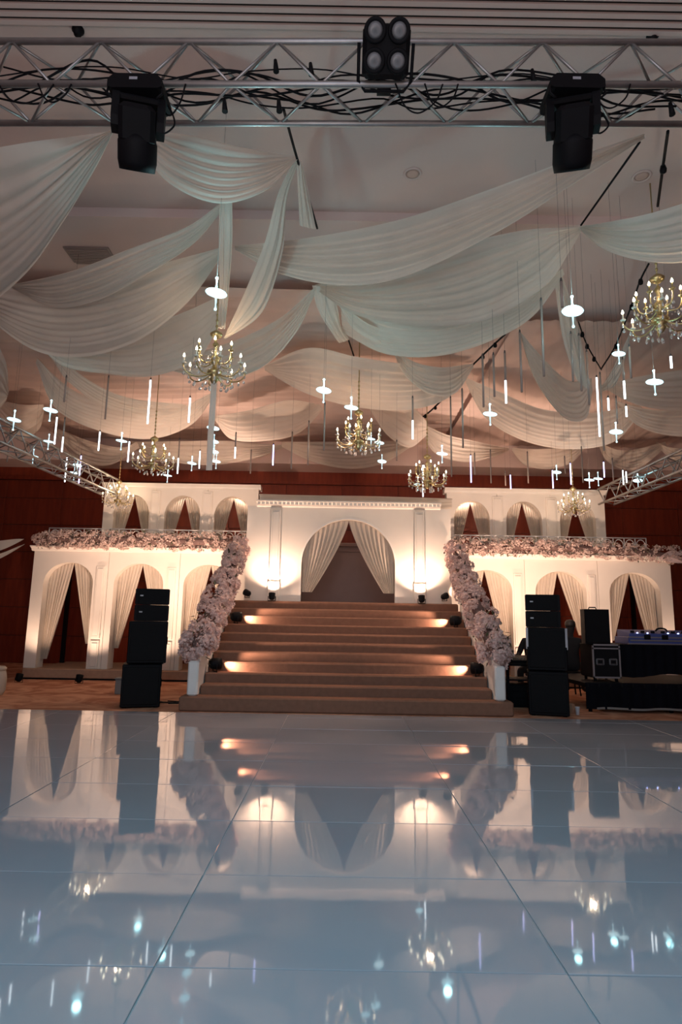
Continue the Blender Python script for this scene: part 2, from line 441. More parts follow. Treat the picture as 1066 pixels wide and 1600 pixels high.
def curtain(label, cx, w, zs_, za, ztie, y, side, group, nf=7, power=1.0, amp=0.028, xin=0.0, drop=0.0):
    """half of an arch: hangs from the arch line and is swept to the jamb at ztie; side -1 left, 1 right"""
    NU, NV = 64, 22; rows = []
    ph = random.uniform(0, 6)
    for j in range(NV):
        v = j/(NV-1); row = []
        e = v**power
        for i in range(NU):
            u = i/(NU-1)                                   # 0 at the jamb, 1 at the apex side
            xt = cx + side*w*0.985*(1-u) + xin*u
            zt = arch_z(xt, cx, w*1.0, zs_, za) - 0.005
            xb = cx + side*w*0.985 - side*0.11*u*w/0.5
            zb = ztie - drop*(1-u)
            x = xt + (xb-xt)*e
            z = zt + (zb-zt)*v
            am = amp*(0.35 + 0.65*min(1, v*3))
            row.append((x, y + am*math.sin(2*PI*nf*u + ph + 0.5*math.sin(3*v+ph)) + 0.4*am*math.sin(2*PI*nf*2.3*u + 2*ph), z))
        rows.append(row)
    mb = MB().grid(rows)
    return tag(obj('curtain', mb, MT['curtain']), label, 'curtain', group)

def cornice(x0, x1, y, z0, z1, proj, back):
    h = z1-z0
    poly = [(back, z0), (y, z0), (y-proj*0.25, z0+h*0.15), (y-proj*0.35, z0+h*0.45), (y-proj*0.8, z0+h*0.75), (y-proj, z0+h*0.8), (y-proj, z1), (back, z1)]
    return MB().prism(poly, x0, x1, 'YZ')

def wing(side_word, panels, arches, w, zs_, za, z0, z1, y0, y1, x0, x1, level, pil, ztie, ctie=0.1, cor=(0.10, 0.12), seam=True):
    t = thing('arcade_flat', f'cream painted arcade flat with three curtained arches, {level} storey {side_word} of the stair', 'stage set', ((x0+x1)/2, y0, z0), 'arcade flats')
    for (a, b), cx in zip(panels, arches):
        obj('arch_panel', arch_panel(a+0.004, b-0.004, z0, z1, cx, w, zs_, za, y0, y1), MT['cream'], t)
    obj('cornice', cornice(x0-0.05, x1+0.05, y0, z1, z1+cor[0], cor[1], y1), MT['cornice'], t)
    for k, (px0, px1, pz0, pz1) in enumerate(pil):
        p = obj('pilaster', MB().box(px0, px1, y0-0.035, y0, pz0, pz1, 0.008), MT['cream'], t)
        obj('inset_panel', MB().box(px0+0.03, px1-0.03, y0-0.047, y0-0.034, pz0+0.05, pz1-0.05, 0.006), MT['cream'], p)
    for k, cx in enumerate(arches):
        for s_, wd in ((-1, 'left'), (1, 'right')):
            curtain(f'sheer curtain gathered to the {wd}, {ORD[k]} arch of the {level} arcade {side_word} of stair',
                    cx, w, zs_, za, ztie[k][0 if s_ < 0 else 1], (y0 + y1)/2 + 0.05, s_, f'arch curtains {level} {side_word}', power=1.05)
    return t

WY = 13.0
Z0, Z1w = 0.21, 2.60
def pil_pair(x0, x1):
    return [(x0, x1, Z0, 0.78), (x0, x1, 0.82, 2.30)]
wing('left', [(-6.42, -4.84), (-4.84, -3.35), (-3.35, -1.84)], [-5.655, -4.19, -2.74], 0.515, 1.93, 2.37, Z0, Z1w, WY, WY+0.32, -6.42, -1.84, 'lower',
     pil_pair(-5.08, -4.90) + pil_pair(-3.60, -3.42), [(0.38, 0.70), (0.62, 0.9), (0.62, 0.7)])
wing('right', [(2.10, 3.86), (3.86, 5.39), (5.39, 6.93)], [3.065, 4.61, 6.15], 0.53, 1.93, 2.36, Z0, Z1w, WY, WY+0.32, 2.10, 6.93, 'lower',
     pil_pair(3.62, 3.80) + pil_pair(5.17, 5.33), [(0.55, 0.62), (0.6, 1.05), (0.95, 0.55)])
UY = 14.0
wing('left', [(-5.44, -4.25), (-4.25, -3.06), (-3.06, -1.90)], [-4.79, -3.625, -2.49], 0.405, 3.57, 4.03, 2.72, 4.19, UY, UY+0.22, -5.44, -1.90, 'upper',
     [(-4.36, -4.14, 2.72, 4.13), (-3.18, -2.95, 2.72, 4.13)], [(2.78, 2.8)]*3, cor=(0.10, 0.10))
wing('right', [(2.42, 3.58), (3.58, 4.80), (4.80, 6.05)], [2.995, 4.19, 5.42], 0.41, 3.59, 4.03, 2.72, 4.20, UY, UY+0.22, 2.42, 6.05, 'upper',
     [(3.46, 3.70, 2.72, 4.13), (4.69, 4.93, 2.72, 4.13)], [(2.78, 2.8), (2.78, 2.8), (2.8, 2.95)], cor=(0.11, 0.10))
# low carpeted platforms, and the balcony decks they carry
for sw, a, b in (('left', -6.36, -2.02), ('right', 2.26, 7.0)):
    t = thing('carpeted_platform', f'low brown carpeted platform under the {sw} arcade', 'platform', ((a+b)/2, 12.86, 0))
    obj('deck', MB().box(a, b, 12.86, 14.9, 0.03, Z0, 0.015), MT['plat'], t)
    obj('plinth', MB().box(a+0.02, b-0.02, 12.89, 14.8, 0, 0.03), MT['cloth_black'], t)
    x0, x1 = (-6.42, -1.86) if sw == 'left' else (2.12, 6.93)
    t = thing('balcony_deck', f'thin balcony deck above the lower arches, {sw} of the stair', 'platform', ((x0+x1)/2, WY, 2.70))
    obj('deck', MB().box(x0, x1, WY+0.33, UY+0.6, 2.66, 2.715), MT['cream'], t)
    obj('rear_post', MB().box(x0+0.1, x0+0.18, UY+0.45, UY+0.53, Z0, 2.66), MT['black'], t)
    obj('rear_post', MB().box(x1-0.18, x1-0.1, UY+0.45, UY+0.53, Z0, 2.66), MT['black'], t)

# central flat
CY = 12.0; CX = 0.157
t = thing('central_arch_flat', 'cream central stage flat with one wide curtained arch at the top of the stair', 'stage set', (CX, CY, ZS))
obj('arch_panel', arch_panel(-1.83, 2.15, ZS, 3.46, CX, 0.905, 2.33, 3.22, CY, CY+0.14), MT['cream'], t)
obj('arch_trim', arch_trim(CX, 0.905, 2.33, 3.22, CY, ZS, 0.035, 0.005), MT['cornice'], t)
obj('cornice', cornice(-1.65, 1.95, CY, 3.44, 3.56, 0.14, CY+0.1), MT['cornice'], t)
dn = mesh_of('dentil', MB().box(-0.03, 0.03, -0.008, 0.0, 0, 0.05), MT['cornice'])
for k in range(44):
    inst('dentil', dn, t, (-1.6 + 3.5*k/43 - CX, -0.11, 3.475-ZS))
for x in (-1.265, 1.535):
    p = obj('pilaster', MB().box(x-0.10, x+0.10, CY-0.05, CY, 2.02, 3.40, 0.01), MT['cream'], t)
    obj('inset_panel', MB().box(x-0.065, x+0.065, CY-0.062, CY-0.049, 2.07, 3.34, 0.006), MT['cream'], p)
    p = obj('pilaster_base', MB().box(x-0.11, x+0.11, CY-0.065, CY, ZS, 1.99, 0.01), MT['cream'], t)
    obj('inset_panel', MB().box(x-0.07, x+0.07, CY-0.077, CY-0.064, ZS+0.05, 1.94, 0.006), MT['cream'], p)
for s_, wd in ((-1, 'left'), (1, 'right')):
    curtain(f'pleated cream curtain swept to the {wd} side of the wide central arch', CX, 0.905, 2.33, 3.22, 1.80, CY+0.09, s_, 'central arch curtains', nf=9, power=1.3, amp=0.02)
# fabric swag seen above the central cornice
rows = []
for i in range(60):
    u = i/59; x = -1.68 + 3.96*u; row = []
    sag = 0.05*abs(math.sin(3*PI*u))
    for j in range(8):
        v = j/7; row.append((x, CY+0.55+0.03*math.sin(6*PI*v+8*u), 3.81 - 0.02*u - (0.16+sag)*v*1.3))
    rows.append(row)
tag(obj('top_swag', MB().grid(rows), MT['curtain']), 'pale cloth draped along a bar just above the central cornice', 'cloth')
tag(obj('cloth_bar', MB().tube([(-1.7, CY+0.6, 3.80), (2.3, CY+0.6, 3.78)], 0.012, 8).tube([(-1.6, CY+0.6, 3.80), (-1.6, CY+0.6, ZS)], 0.015, 8).tube([(1.95, CY+0.6, 3.78), (1.95, CY+0.6, ZS)], 0.015, 8), MT['cream']), 'thin bar on posts holding the pale cloth above the central cornice', 'bar')
t = thing('backing_board', 'mauve grey backing board seen through the wide central arch', 'stage set', (CX, 13.6, ZS))
obj('board', MB().box(-1.6, 1.9, 13.6, 13.68, ZS, 2.86), MT['backboard'], t)
obj('top_rail', MB().box(-1.62, 1.92, 13.55, 13.7, 2.86, 2.95, 0.02), MT['backboard'], t)
obj('ledge', MB().box(-1.6, 1.9, 13.58, 13.6, 2.76, 2.80), MT['backboard'], t)

# ================================================================== BALUSTRADES AND GARLANDS
def blossom_mesh(name, mat, petals=5, r=0.03, lift=0.6, seed=0):
    rg = random.Random(seed); mb = MB()
    for k in range(petals):
        a = 2*PI*k/petals + rg.uniform(-0.2, 0.2); d = 0.55
        L = r*rg.uniform(0.85, 1.15); z = L*lift*rg.uniform(0.7, 1.2)
        c = lambda an, rr, zz: (rr*math.cos(an), rr*math.sin(an), zz)
        mb.add([(0, 0, 0), c(a-d, L*0.6, z*0.5), c(a, L, z), c(a+d, L*0.6, z*0.5), c(a, L*0.55, z*0.28)], [(0, 1, 4), (1, 2, 4), (2, 3, 4), (3, 0, 4)], True)
    mb.add([(r*.15, 0, r*.2), (-r*.08, r*.13, r*.2), (-r*.08, -r*.13, r*.2), (0, 0, r*.42)], [(0, 1, 3), (1, 2, 3), (2, 0, 3)])
    return mb
BL = [blossom_mesh('b', None, 5, 0.030, 0.6, 1), blossom_mesh('b', None, 6, 0.026, 0.9, 2), blossom_mesh('b', None, 5, 0.034, 0.35, 3)]
LEAF = MB().add([(0, 0, 0), (0.018, 0.03, 0.006), (0, 0.085, 0.0), (-0.018, 0.03, 0.006), (0, 0.04, -0.004)], [(0, 1, 4), (1, 2, 4), (2, 3, 4), (3, 0, 4)])
def place(mb, src, p, q, s):
    m = q.to_matrix()*s
    mb.add([m @ Vector(v) + p for v in src.v], src.f, True)
def garland(label, path, rad, n_parts, n_stuff, size, petal, group, squash=1.0, leaves=120, n_clusters=170, cl_r=0.080, toward=Vector((0, -1, 0.25))):
    path = spline(path, 60)
    t = thing('flower_garland', label, 'garland', path[0], group)
    core = MB().tube([p for p in path], [ (rad(i/59) if callable(rad) else rad)*0.5*min(1, 0.05+i/6, 0.05+(59-i)/6) for i in range(60)], 10)
    obj('twig_core', core, MT['twig'], t)
    mes = [mesh_of('blossom', b, MT[petal]) for b in BL]
    stuff = MB(); lv = MB(); cnt = 0
    R_ = lambda u: rad(u) if callable(rad) else rad
    def surf(u, an, k):
        i = min(58, int(u*59)); f = u*59 - i
        p = path[i].lerp(path[i+1], f); tan = (path[i+1]-path[i]).normalized()
        a = tan.orthogonal().normalized(); b = tan.cross(a)
        d = a*math.cos(an) + b*math.sin(an)
        if abs(tan.z) < 0.2: d.z *= squash
        return p + d*R_(u)*k, d, tan
    CL = []
    for k in range(n_clusters):                     # tight heads of small blossoms, uneven around the core
        u = (k + random.random())/n_clusters if k > 4 else 0.0
        p, d, tan = surf(u, random.uniform(0, 2*PI), random.uniform(0.62, 1.0) if k > 4 else random.uniform(0, .6))
        if k <= 4: d = (d - tan).normalized()
        CL.append((p, d, cl_r*random.uniform(0.7, 1.25)))
    tot = n_parts + n_stuff
    for k in range(tot):
        p, d, r = random.choice(CL)
        nd = (d*0.75 + Vector((random.gauss(0, 1), random.gauss(0, 1), random.gauss(0, 1))).normalized()).normalized()
        pos = p + nd*r*random.uniform(0.75, 1.08)
        q = (nd + Vector((random.gauss(0, .25), random.gauss(0, .25), random.gauss(0, .25)))).to_track_quat('Z', 'Y')
        sz = size*random.uniform(0.7, 1.25)
        if cnt < n_parts and nd.dot(toward) > 0.2:
            inst('blossom', random.choice(mes), t, pos - path[0] + nd*0.012, q.to_euler(), (sz*1.15,)*3); cnt += 1
        else:
            place(stuff, random.choice(BL), pos, q, sz)
    for k in range(leaves):
        p, d, tan = surf(random.random(), random.uniform(0, 2*PI), random.uniform(0.8, 1.25))
        place(lv, LEAF, p, (d + Vector((random.gauss(0, .8), random.gauss(0, .8), random.gauss(0, .8)))).to_track_quat('Y', 'Z'), random.uniform(0.7, 1.5)*size)
    o = obj('blossom_mass', stuff, MT[petal], t); o['kind'] = 'stuff'
    o = obj('leaf_sprigs', lv, MT['leaf'], t); o['kind'] = 'stuff'
    return t

for sw, s_ in (('left', -1), ('right', 1)):
    xb = AX + s_*2.17
    t = thing('stair_balustrade', f'white cloth covered balustrade wall along the {sw} edge of the stair', 'balustrade', (xb, 9.1, 0))
    poly = []
    for k in range(13):                                  # curved foot, then rises with the steps
        u = k/12; poly.append((9.14 + 2.5*u, 0.62 + 1.75*(u**1.12)))
    poly = [(9.14, 0.62), (9.10, 0.5), (9.12, 0.3), (9.10, 0.2)] [::-1] + poly
    poly += [(11.66, ZS-0.3), (9.6, 0.2)]
    obj('side_wall', MB().prism(poly, xb-0.055, xb+0.055, 'YZ'), MT['white_cloth'], t)
    obj('newel', MB().box(xb-0.075, xb+0.075, 9.02, 9.16, 0.2, 0.68, 0.02), MT['white_cloth'], t)
    obj('cap_rail', MB().tube([(xb, y, z+0.01) for y, z in poly[4:-2]], 0.06, 8), MT['white_cloth'], t)
    obj('upper_post', MB().box(xb-0.06, xb+0.06, 11.66, 11.78, ZS, 2.62), MT['white_cloth'], t)
    xg = xb - s_*0.02
    path = [(xg + s_*0.0, 9.06, 0.80), (xg, 9.55, 1.08), (xg-s_*0.05, 10.3, 1.62), (xg-s_*0.10, 11.0, 2.12), (xg - s_*0.14, 11.6, 2.62)]
    garland(f'thick blush blossom garland climbing the {sw} balustrade of the stair', path, lambda u: 0.215 - 0.055*u, 295, 6500, 0.86, 'petal2', 'stair garlands', toward=Vector((-s_*0.6, -1, 0.2)))
for sw, x0, x1, s_ in (('left', -6.36, -1.95, -1), ('right', 2.15, 7.1, 1)):
    pth = [(x0, 12.90, 2.83), (x0+(x1-x0)*.3, 12.86, 2.84), (x0+(x1-x0)*.6, 12.87, 2.82), (x1, 12.90, 2.84 if s_ < 0 else 2.72)]
    garland(f'long blush flower garland along the balcony railing {sw} of the stair', pth, 0.135, 295, 6500, 0.66, 'petal', 'balcony garlands', leaves=320, n_clusters=330, cl_r=0.058, squash=1.1)
    a, b = (-6.2, -1.75) if s_ < 0 else (2.3, 6.5)
    t = thing('balcony_railing', f'thin white railing with ring ornaments on the balcony {sw} of the stair', 'railing', ((a+b)/2, 13.1, 2.7))
    obj('top_rail', MB().tube([(a, 13.1, 3.10), (b, 13.1, 3.10)], 0.014, 8), MT['white_cloth'], t)
    obj('bottom_rail', MB().tube([(a, 13.1, 2.76), (b, 13.1, 2.76)], 0.012, 8), MT['white_cloth'], t)
    nr = 18
    ring = mesh_of('ring', MB().tube([(0.095*math.cos(2*PI*k/20), 0, 0.125*math.sin(2*PI*k/20)) for k in range(21)], 0.009, 6, False), MT['white_cloth'])
    post = mesh_of('post', MB().tube([(0, 0, -0.18), (0, 0, 0.18)], 0.010, 8), MT['white_cloth'])
    for k in range(nr+1):
        x = a + (b-a)*k/nr - (a+b)/2
        inst('post', post, t, (x, 0, 0.23))
        if k < nr: inst('ring', ring, t, (x + (b-a)/nr/2, 0, 0.24))

# ================================================================== STAGE LIGHTS ON THE SET
k = 0
for sw, xs in (('left', (-6.1, -4.95, -3.5, -2.55)), ('right', (2.55, 3.75, 5.28, 6.8))):
    for i, x in enumerate(xs):
        y = 12.25
        par_light(f'small black floor uplight, {ORD[i]} from the left before the {sw} arcade', (x, y, 0.09), (x, 13.25, 2.6), 52, 'arcade uplights', spot=92, r=0.065)
for sw, x in (('left', -1.265), ('right', 1.535)):
    par_light(f'black floor uplight at the foot of the {sw} pilaster beside the central arch', (x, CY-0.30, ZS+0.085), (x, CY+0.0, 3.0), 92, 'pilaster uplights', spot=128, r=0.06, soft=0.03)
for sw, s_ in (('left', -1), ('right', 1)):
    for wd, i, en in (('lower', 2, 50), ('upper', 7, 46)):
        y = Y0s + TREAD*i + 0.13; z = Z1 + RISE*i
        x = AX + s_*1.98 - s_*0.06*(wd == 'upper')
        par_light(f'round black spotlight on the {wd} part of the stair, {sw} side', (x, y, z+0.12), (x - s_*0.62, y+0.32, z+0.10), en, 'stair spotlights', spot=80, r=0.085)
    par_light(f'small round black spotlight at the {sw} corner of the stage beside the garland top', (AX+s_*1.86, YS+0.10, ZS+0.14), (AX+s_*4.2, 13.2, 2.75), 20, 'stage corner spotlights', spot=70, r=0.06)

# ================================================================== TRUSSES AND RIGGING
def truss(label, A, B, s, up, rt, pitch, group, r=0.024, rb=0.011):
    """four chords and zigzag braces on all four sides, A to B is the reference chord; up, rt are unit directions"""
    A, B, up, rt = Vector(A), Vector(B), Vector(up), Vector(rt)
    t = thing('lighting_truss', label, 'truss', A, group)
    offs = [Vector((0, 0, 0)), up*s, up*s + rt*s, rt*s]
    for o in offs: obj('chord', MB().tube([A+o, B+o], r, 10), MT['alu'], t)
    L = (B-A).length; n = int(L/pitch); d = (B-A)/n
    for f in range(4):
        a, b = offs[f], offs[(f+1) % 4]
        for i in range(n):
            p, q = (a, b) if (i + f) % 2 == 0 else (b, a)
            obj('brace', MB().tube([A+d*i+p, A+d*(i+1)+q], rb, 6), MT['alu'], t)
    return t
TY, TZ, TS = 3.90, 5.10, 0.36
p0, p1 = PY(-60, 131, TY), PY(1130, 133, TY)
truss('silver box truss spanning the hall overhead, carrying the moving heads', p0, p1, TS, (0, 0, 1), (0, 1, 0), 0.31, 'lighting trusses')
dirv = (p1-p0).normalized()
truss('silver box truss running back along the left side towards the upper arcade', (-5.62, 6.5, 3.80), (-5.36, 13.6, 3.95), 0.34, (0, 0, 1), (1, 0, 0), 0.30, 'lighting trusses')
truss('silver box truss running back along the right side towards the upper arcade', (5.55, 6.5, 3.74), (5.75, 13.6, 3.92), 0.34, (0, 0, 1), (1, 0, 0), 0.30, 'lighting trusses')
# cables lying through the front truss
t = thing('cable_run', 'tangle of black cables lying through the overhead front truss', 'cables', (0, TY+0.18, TZ))
for k in range(9):
    pts = []; x = -2.9 + random.uniform(0, 0.6); y = TY + random.uniform(0.05, 0.32); z = TZ + random.uniform(0.05, 0.3)
    while x < 2.9:
        pts.append((x, y + random.gauss(0, 0.03), TZ + 0.04 + abs(random.gauss(0.10, 0.08)))); x += random.uniform(0.3, 0.6)
    obj('cable', MB().tube(spline(pts, 70), random.uniform(0.005, 0.009), 6), MT['black'], t)
for px, w_, h_ in ((85, 0.12, .11), (268, .10, .22), (655, .17, .2), (690, .12, .15), (955, .14, .16), (40, .2, .12)):
    c = PY(px, 135, TY-0.02)
    obj('cable', MB().tube(spline([c + Vector((-w_, 0, 0.02)), c + Vector((-w_*.6, 0.02, -h_*.7)), c + Vector((0, .02, -h_)), c + Vector((w_*.7, .0, -h_*.6)), c + Vector((w_, 0, 0.02))], 24), 0.006, 6), MT['black'], t)
for px, py in ((435, 165), (350, 165), (1048, 170), (430, 103), (485, 108), (590, 122), (832, 118)):
    c = PY(px, py, TY+0.02)
    obj('connector', MB().tube([c + Vector((0, 0, 0.05)), c + Vector((0.01, 0, -0.05))], [0.012, 0.022], 8), MT['black'], t)

def moving_head(label, px, tilt, yaw):
    c = PY(px, 133, TY-0.02)
    t = thing('moving_head_light', label, 'stage light', c + Vector((0, -0.02, -0.055)), 'moving head lights')
    t.scale = (0.94, 0.9, 0.84)
    b = obj('base', MB().prism([(-0.155, 0), (0.155, 0), (0.20, -0.05), (0.20, -0.12), (0.17, -0.135), (-0.17, -0.135), (-0.20, -0.12), (-0.20, -0.05)], -0.15, 0.13), MT['black'], t, True)
    obj('display', MB().box(-0.04, 0.02, -0.153, -0.149, -0.06, -0.035), MT['lens_glass'], b, True)
    for s_ in (-1, 1):
        obj('handle', MB().tube([(s_*0.19, -0.12, -0.06), (s_*0.205, -0.13, -0.17), (s_*0.16, -0.12, -0.21)], 0.010, 6), MT['black'], t, True)
        obj('clamp', MB().lathe([(0.02, -0.03), (0.036, -0.03), (0.036, 0.03), (0.02, 0.03)], 12, (s_*0.09, 0.02, 0.03), 'X'), MT['black'], t, True)
    piv = Vector((0, -0.01, -0.36))
    rz = Matrix.Rotation(yaw, 3, 'Z')
    def xf(mb, m, c_=Vector((0, 0, 0))):
        mb.v = [tuple(m @ (Vector(v)) + c_) for v in mb.v]; return mb
    yk = MB().box(-0.19, 0.19, -0.09, 0.09, -0.185, -0.13, 0.02)
    for s_ in (-1, 1):
        yk.prism([(-0.09, -0.14), (0.09, -0.14), (0.085, -0.36), (0.05, -0.42), (-0.05, -0.42), (-0.085, -0.36)], s_*0.19, s_*0.135, 'YZ')
    obj('yoke', xf(yk, rz), MT['black'], t, True)
    m = rz @ Matrix.Rotation(tilt, 3, 'X')
    hd = MB().box(-0.132, 0.132, -0.12, 0.13, -0.14, 0.15, 0.035).lathe([(0.115, -0.32), (0.132, -0.33), (0.145, -0.26), (0.145, -0.12), (0.12, -0.06)], 24)
    h = obj('head', xf(hd, m, piv), MT['black'], t, True)
    obj('front_lens', xf(MB().lathe([(0, -0.332), (0.06, -0.330), (0.114, -0.318)], 24), m, piv), MT['lens_glass'], h, True)
    obj('vent_cover', xf(MB().box(-0.09, 0.09, 0.105, 0.125, -0.08, 0.10, 0.008), m, piv), MT['grille'], h, True)
    obj('power_lead', MB().tube(spline([(0.18, 0.05, -0.08), (0.24, 0.03, -0.2), (0.27, 0, -0.34), (0.20, 0, -0.42), (0.15, 0, -0.36)], 20), 0.007, 6), MT['black'], t, True)
moving_head('black moving head light hanging from the left half of the front truss', 223, math.radians(40), math.radians(14))
moving_head('black moving head light hanging from the right half of the front truss', 890, math.radians(40), math.radians(-14))

# four cell blinder facing the camera side of the hall
bc = PY(604, 72, TY-0.20)
t = thing('blinder_light', 'black four cell blinder light standing on the front truss', 'stage light', bc, None, (math.radians(44), 0, 0))
bx = MB().box(-0.165, 0.165, -0.02, 0.10, -0.19, 0.12, 0.03)
obj('housing', bx, MT['black'], t, True)
for i, (x, z) in enumerate(((-0.082, 0.085), (0.082, 0.085), (-0.082, -0.085), (0.082, -0.085))):
    c = obj('cell', MB().lathe([(0.055, -0.03), (0.072, -0.045), (0.078, -0.02), (0.078, 0.06)], 22, (x, 0, z), 'Y'), MT['black'], t, True)
    obj('lens', MB().lathe([(0, -0.038), (0.03, -0.036), (0.057, -0.028)], 22, (x, 0, z), 'Y'), MT['lens'], c, True)
obj('bracket', MB().tube([(-0.19, 0.04, 0.02), (-0.19, 0.05, -0.2), (-0.14, 0.06, -0.26), (0.14, 0.06, -0.26), (0.19, 0.05, -0.2), (0.19, 0.04, 0.02)], 0.012, 8), MT['black'], t, True)
obj('clamp', MB().lathe([(0.0, -0.05), (0.04, -0.05), (0.04, 0.05), (0, 0.05)], 12, (0, 0.1, -0.25), 'X'), MT['black'], t, True)

# tie ropes of the ceiling net
def rope(label, pts, r=0.011, knots=0):
    P = spline([PZ(*p) for p in pts], 40)
    t = thing('tie_rope', label, 'rope', P[0], 'ceiling tie ropes')
    obj('line', MB().tube(P, r, 6), MT['black'], t)
    for k in range(knots):
        p = P[int((k+1)*39/(knots+1))]
        obj('clip', MB().lathe([(0.0, -0.045), (0.028, -0.03), (0.032, 0.0), (0.022, 0.04), (0, 0.05)], 10, p - Vector((0, 0, 0.03))), MT['black'], t)
rope('dark tie rope from the truss down past the left centre drapes', [(443, 170, 5.3), (463, 243, 5.6), (496, 357, 5.7)], 0.012)
rope('dark tie rope from the upper right drape corner to the right drape knot', [(1000, 222, 5.7), (908, 352, 5.75)], 0.011)
rope('dark tie rod hanging behind the right end of the truss', [(1044, 205, 5.5), (1036, 262, 5.6), (1028, 322, 5.7)], 0.014, 1)
rope('dark tie rope with clips rising left of the near right chandelier', [(1014, 412, 5.75), (1000, 440, 5.72), (986, 480, 5.7), (962, 540, 5.65), (940, 576, 5.55)], 0.012, 3)
rope('dark tie rope with clips slanting down from the single star at right', [(904, 503, 5.75), (918, 540, 5.65), (940, 578, 5.55)], 0.010, 3)
rope('dark tie rope with clips below the right edge of the centre drapes', [(790, 522, 5.8), (765, 545, 5.75), (733, 576, 5.7)], 0.016, 2)
rope('dark tie rope with clips above the chandelier over the right garland', [(700, 616, 5.75), (672, 643, 5.7), (652, 657, 5.65)], 0.018, 2)
rope('short dark tie rope below the centre drape knot', [(545, 532, 5.75), (553, 556, 5.7)], 0.013)

# ================================================================== CEILING CLOTH
def liner(label, x0, x1, y0, y1, z, along):
    nu, nv = 60, 90; rows = []
    for i in range(nu):
        u = i/(nu-1); row = []
        for j in range(nv):
            v = j/(nv-1); x, y = x0+(x1-x0)*u, y0+(y1-y0)*v
            w = 0.020*math.sin(2*PI*(v*26 if along else u*22) + 1.3*math.sin(5*u)+math.sin(9*v)) + 0.10*math.sin(PI*u*2)*math.sin(3*PI*v)
            row.append((x, y, z + w))
        rows.append(row)
    return tag(obj('ceiling_liner', MB().grid(rows), MT['liner']), label, 'cloth', 'pleated ceiling liners')
liner('pleated pinkish cloth lining the ceiling above the left and centre drapes', -7.5, 2.6, 8.2, 16.0, 5.93, True)
liner('pleated pinkish cloth lining the ceiling above the right hand chandeliers', 2.7, 8.5, 9.0, 16.0, 5.93, False)

def swag(label, up, lo, folds=6, amp=0.022, nu=48, nv=34, group='sheer ceiling drapes'):
    folds, amp = folds*1.3, amp*0.72
    A = spline([PZ(*p) for p in up], nu); B = spline([PZ(*p) for p in lo], nu)
    ph = random.uniform(0, 6); rows = []
    for i in range(nu):
        u = i/(nu-1); a, b = A[i], B[i]
        tan = (A[min(i+1, nu-1)] + B[min(i+1, nu-1)] - A[max(i-1, 0)] - B[max(i-1, 0)])
        wv = b - a
        nrm = tan.cross(wv); nrm = nrm.normalized() if nrm.length > 1e-6 else Vector((0, 1, 0))
        g = 0.25 + 0.75*math.sin(PI*min(1, max(0, u)))**0.6
        row = []
        for j in range(nv):
            v = j/(nv-1)
            r = amp*g*(math.sin(2*PI*folds*v**1.5 + ph + 0.9*math.sin(2.5*u+ph)) + 0.5*math.sin(2*PI*folds*1.9*v + 2.1*ph + 1.7*u))
            edge = 0.035*math.sin(PI*v)*g                      # slight belly
            row.append(a + wv*v + nrm*(r + edge))
        rows.append(row)
    return tag(obj('ceiling_drape', MB().grid(rows), MT['drape']), label, 'drape', group)

H = 5.7
swag('broad sheer drape falling to the left from the truss, nearest the upper left corner',
     [(172, 204, 5.62), (110, 215, 5.45), (40, 224, 5.3), (-60, 240, 5.2)], [(176, 208, 5.6), (150, 262, 5.35), (95, 352, 5.0), (35, 432, 4.85), (-60, 510, 4.8)], 7, 0.03)
swag('short sheer swag hanging below the left moving head light',
     [(238, 204, 5.6), (300, 212, 5.45), (380, 230, 5.45), (463, 244, 5.65)], [(205, 215, 5.55), (262, 285, 5.2), (340, 318, 5.05), (415, 298, 5.2), (465, 249, 5.6)], 6, 0.02)
swag('narrow curling drape tail falling from the short swag towards the large gold chandelier',
     [(463, 247, 5.65), (437, 300, 5.5), (415, 380, 5.2), (385, 455, 4.95), (350, 527, 4.75)], [(468, 250, 5.65), (448, 310, 5.5), (440, 400, 5.2), (408, 490, 4.95), (352, 530, 4.72)], 2, 0.02)
swag('short drape end hanging beside the dark tie rope',
     [(463, 248, 5.65), (466, 300, 5.5), (468, 352, 5.4)], [(472, 252, 5.65), (482, 300, 5.5), (494, 358, 5.4)], 2, 0.015)
swag('straight narrow pale blue drape strip hanging above the large gold chandelier',
     [(343, 312, 5.4), (342, 380, 5.2), (343, 450, 5.0), (340, 512, 4.75)], [(363, 312, 5.4), (363, 380, 5.2), (358, 450, 5.0), (352, 514, 4.75)], 2, 0.012)
swag('sheer drape sweeping from the straight blue strip down to the far left',
     [(344, 318, 5.6), (290, 355, 5.45), (200, 390, 5.3), (110, 424, 5.3), (18, 445, 5.45)], [(346, 330, 5.58), (300, 382, 5.35), (225, 432, 5.05), (150, 470, 4.98), (80, 480, 5.1), (18, 450, 5.42)], 6, 0.028)
swag('deep sheer drape with a low belly crossing the left side under the blue edged drape',
     [(343, 386, 5.6), (270, 405, 5.4), (190, 430, 5.3), (90, 450, 5.35), (-40, 445, 5.5)], [(345, 402, 5.6), (290, 475, 5.15), (215, 532, 4.8), (130, 557, 4.7), (50, 545, 4.8), (-40, 480, 5.4)], 7, 0.03)
swag('lower sheer drape behind the large gold chandelier, ending at the centre knot',
     [(345, 462, 5.6), (280, 490, 5.4), (190, 520, 5.2), (110, 520, 5.25), (30, 475, 5.5)], [(345, 500, 5.55), (310, 560, 5.1), (240, 588, 4.85), (170, 585, 4.8), (90, 568, 4.95), (30, 495, 5.45)], 5, 0.025)
swag('sheer drape rising from behind the large gold chandelier to the centre knot',
     [(492, 448, 5.7), (440, 495, 5.5), (370, 530, 5.3), (280, 560, 5.3)], [(494, 455, 5.7), (462, 520, 5.3), (410, 575, 5.0), (340, 596, 4.95), (270, 580, 5.1)], 5, 0.025)
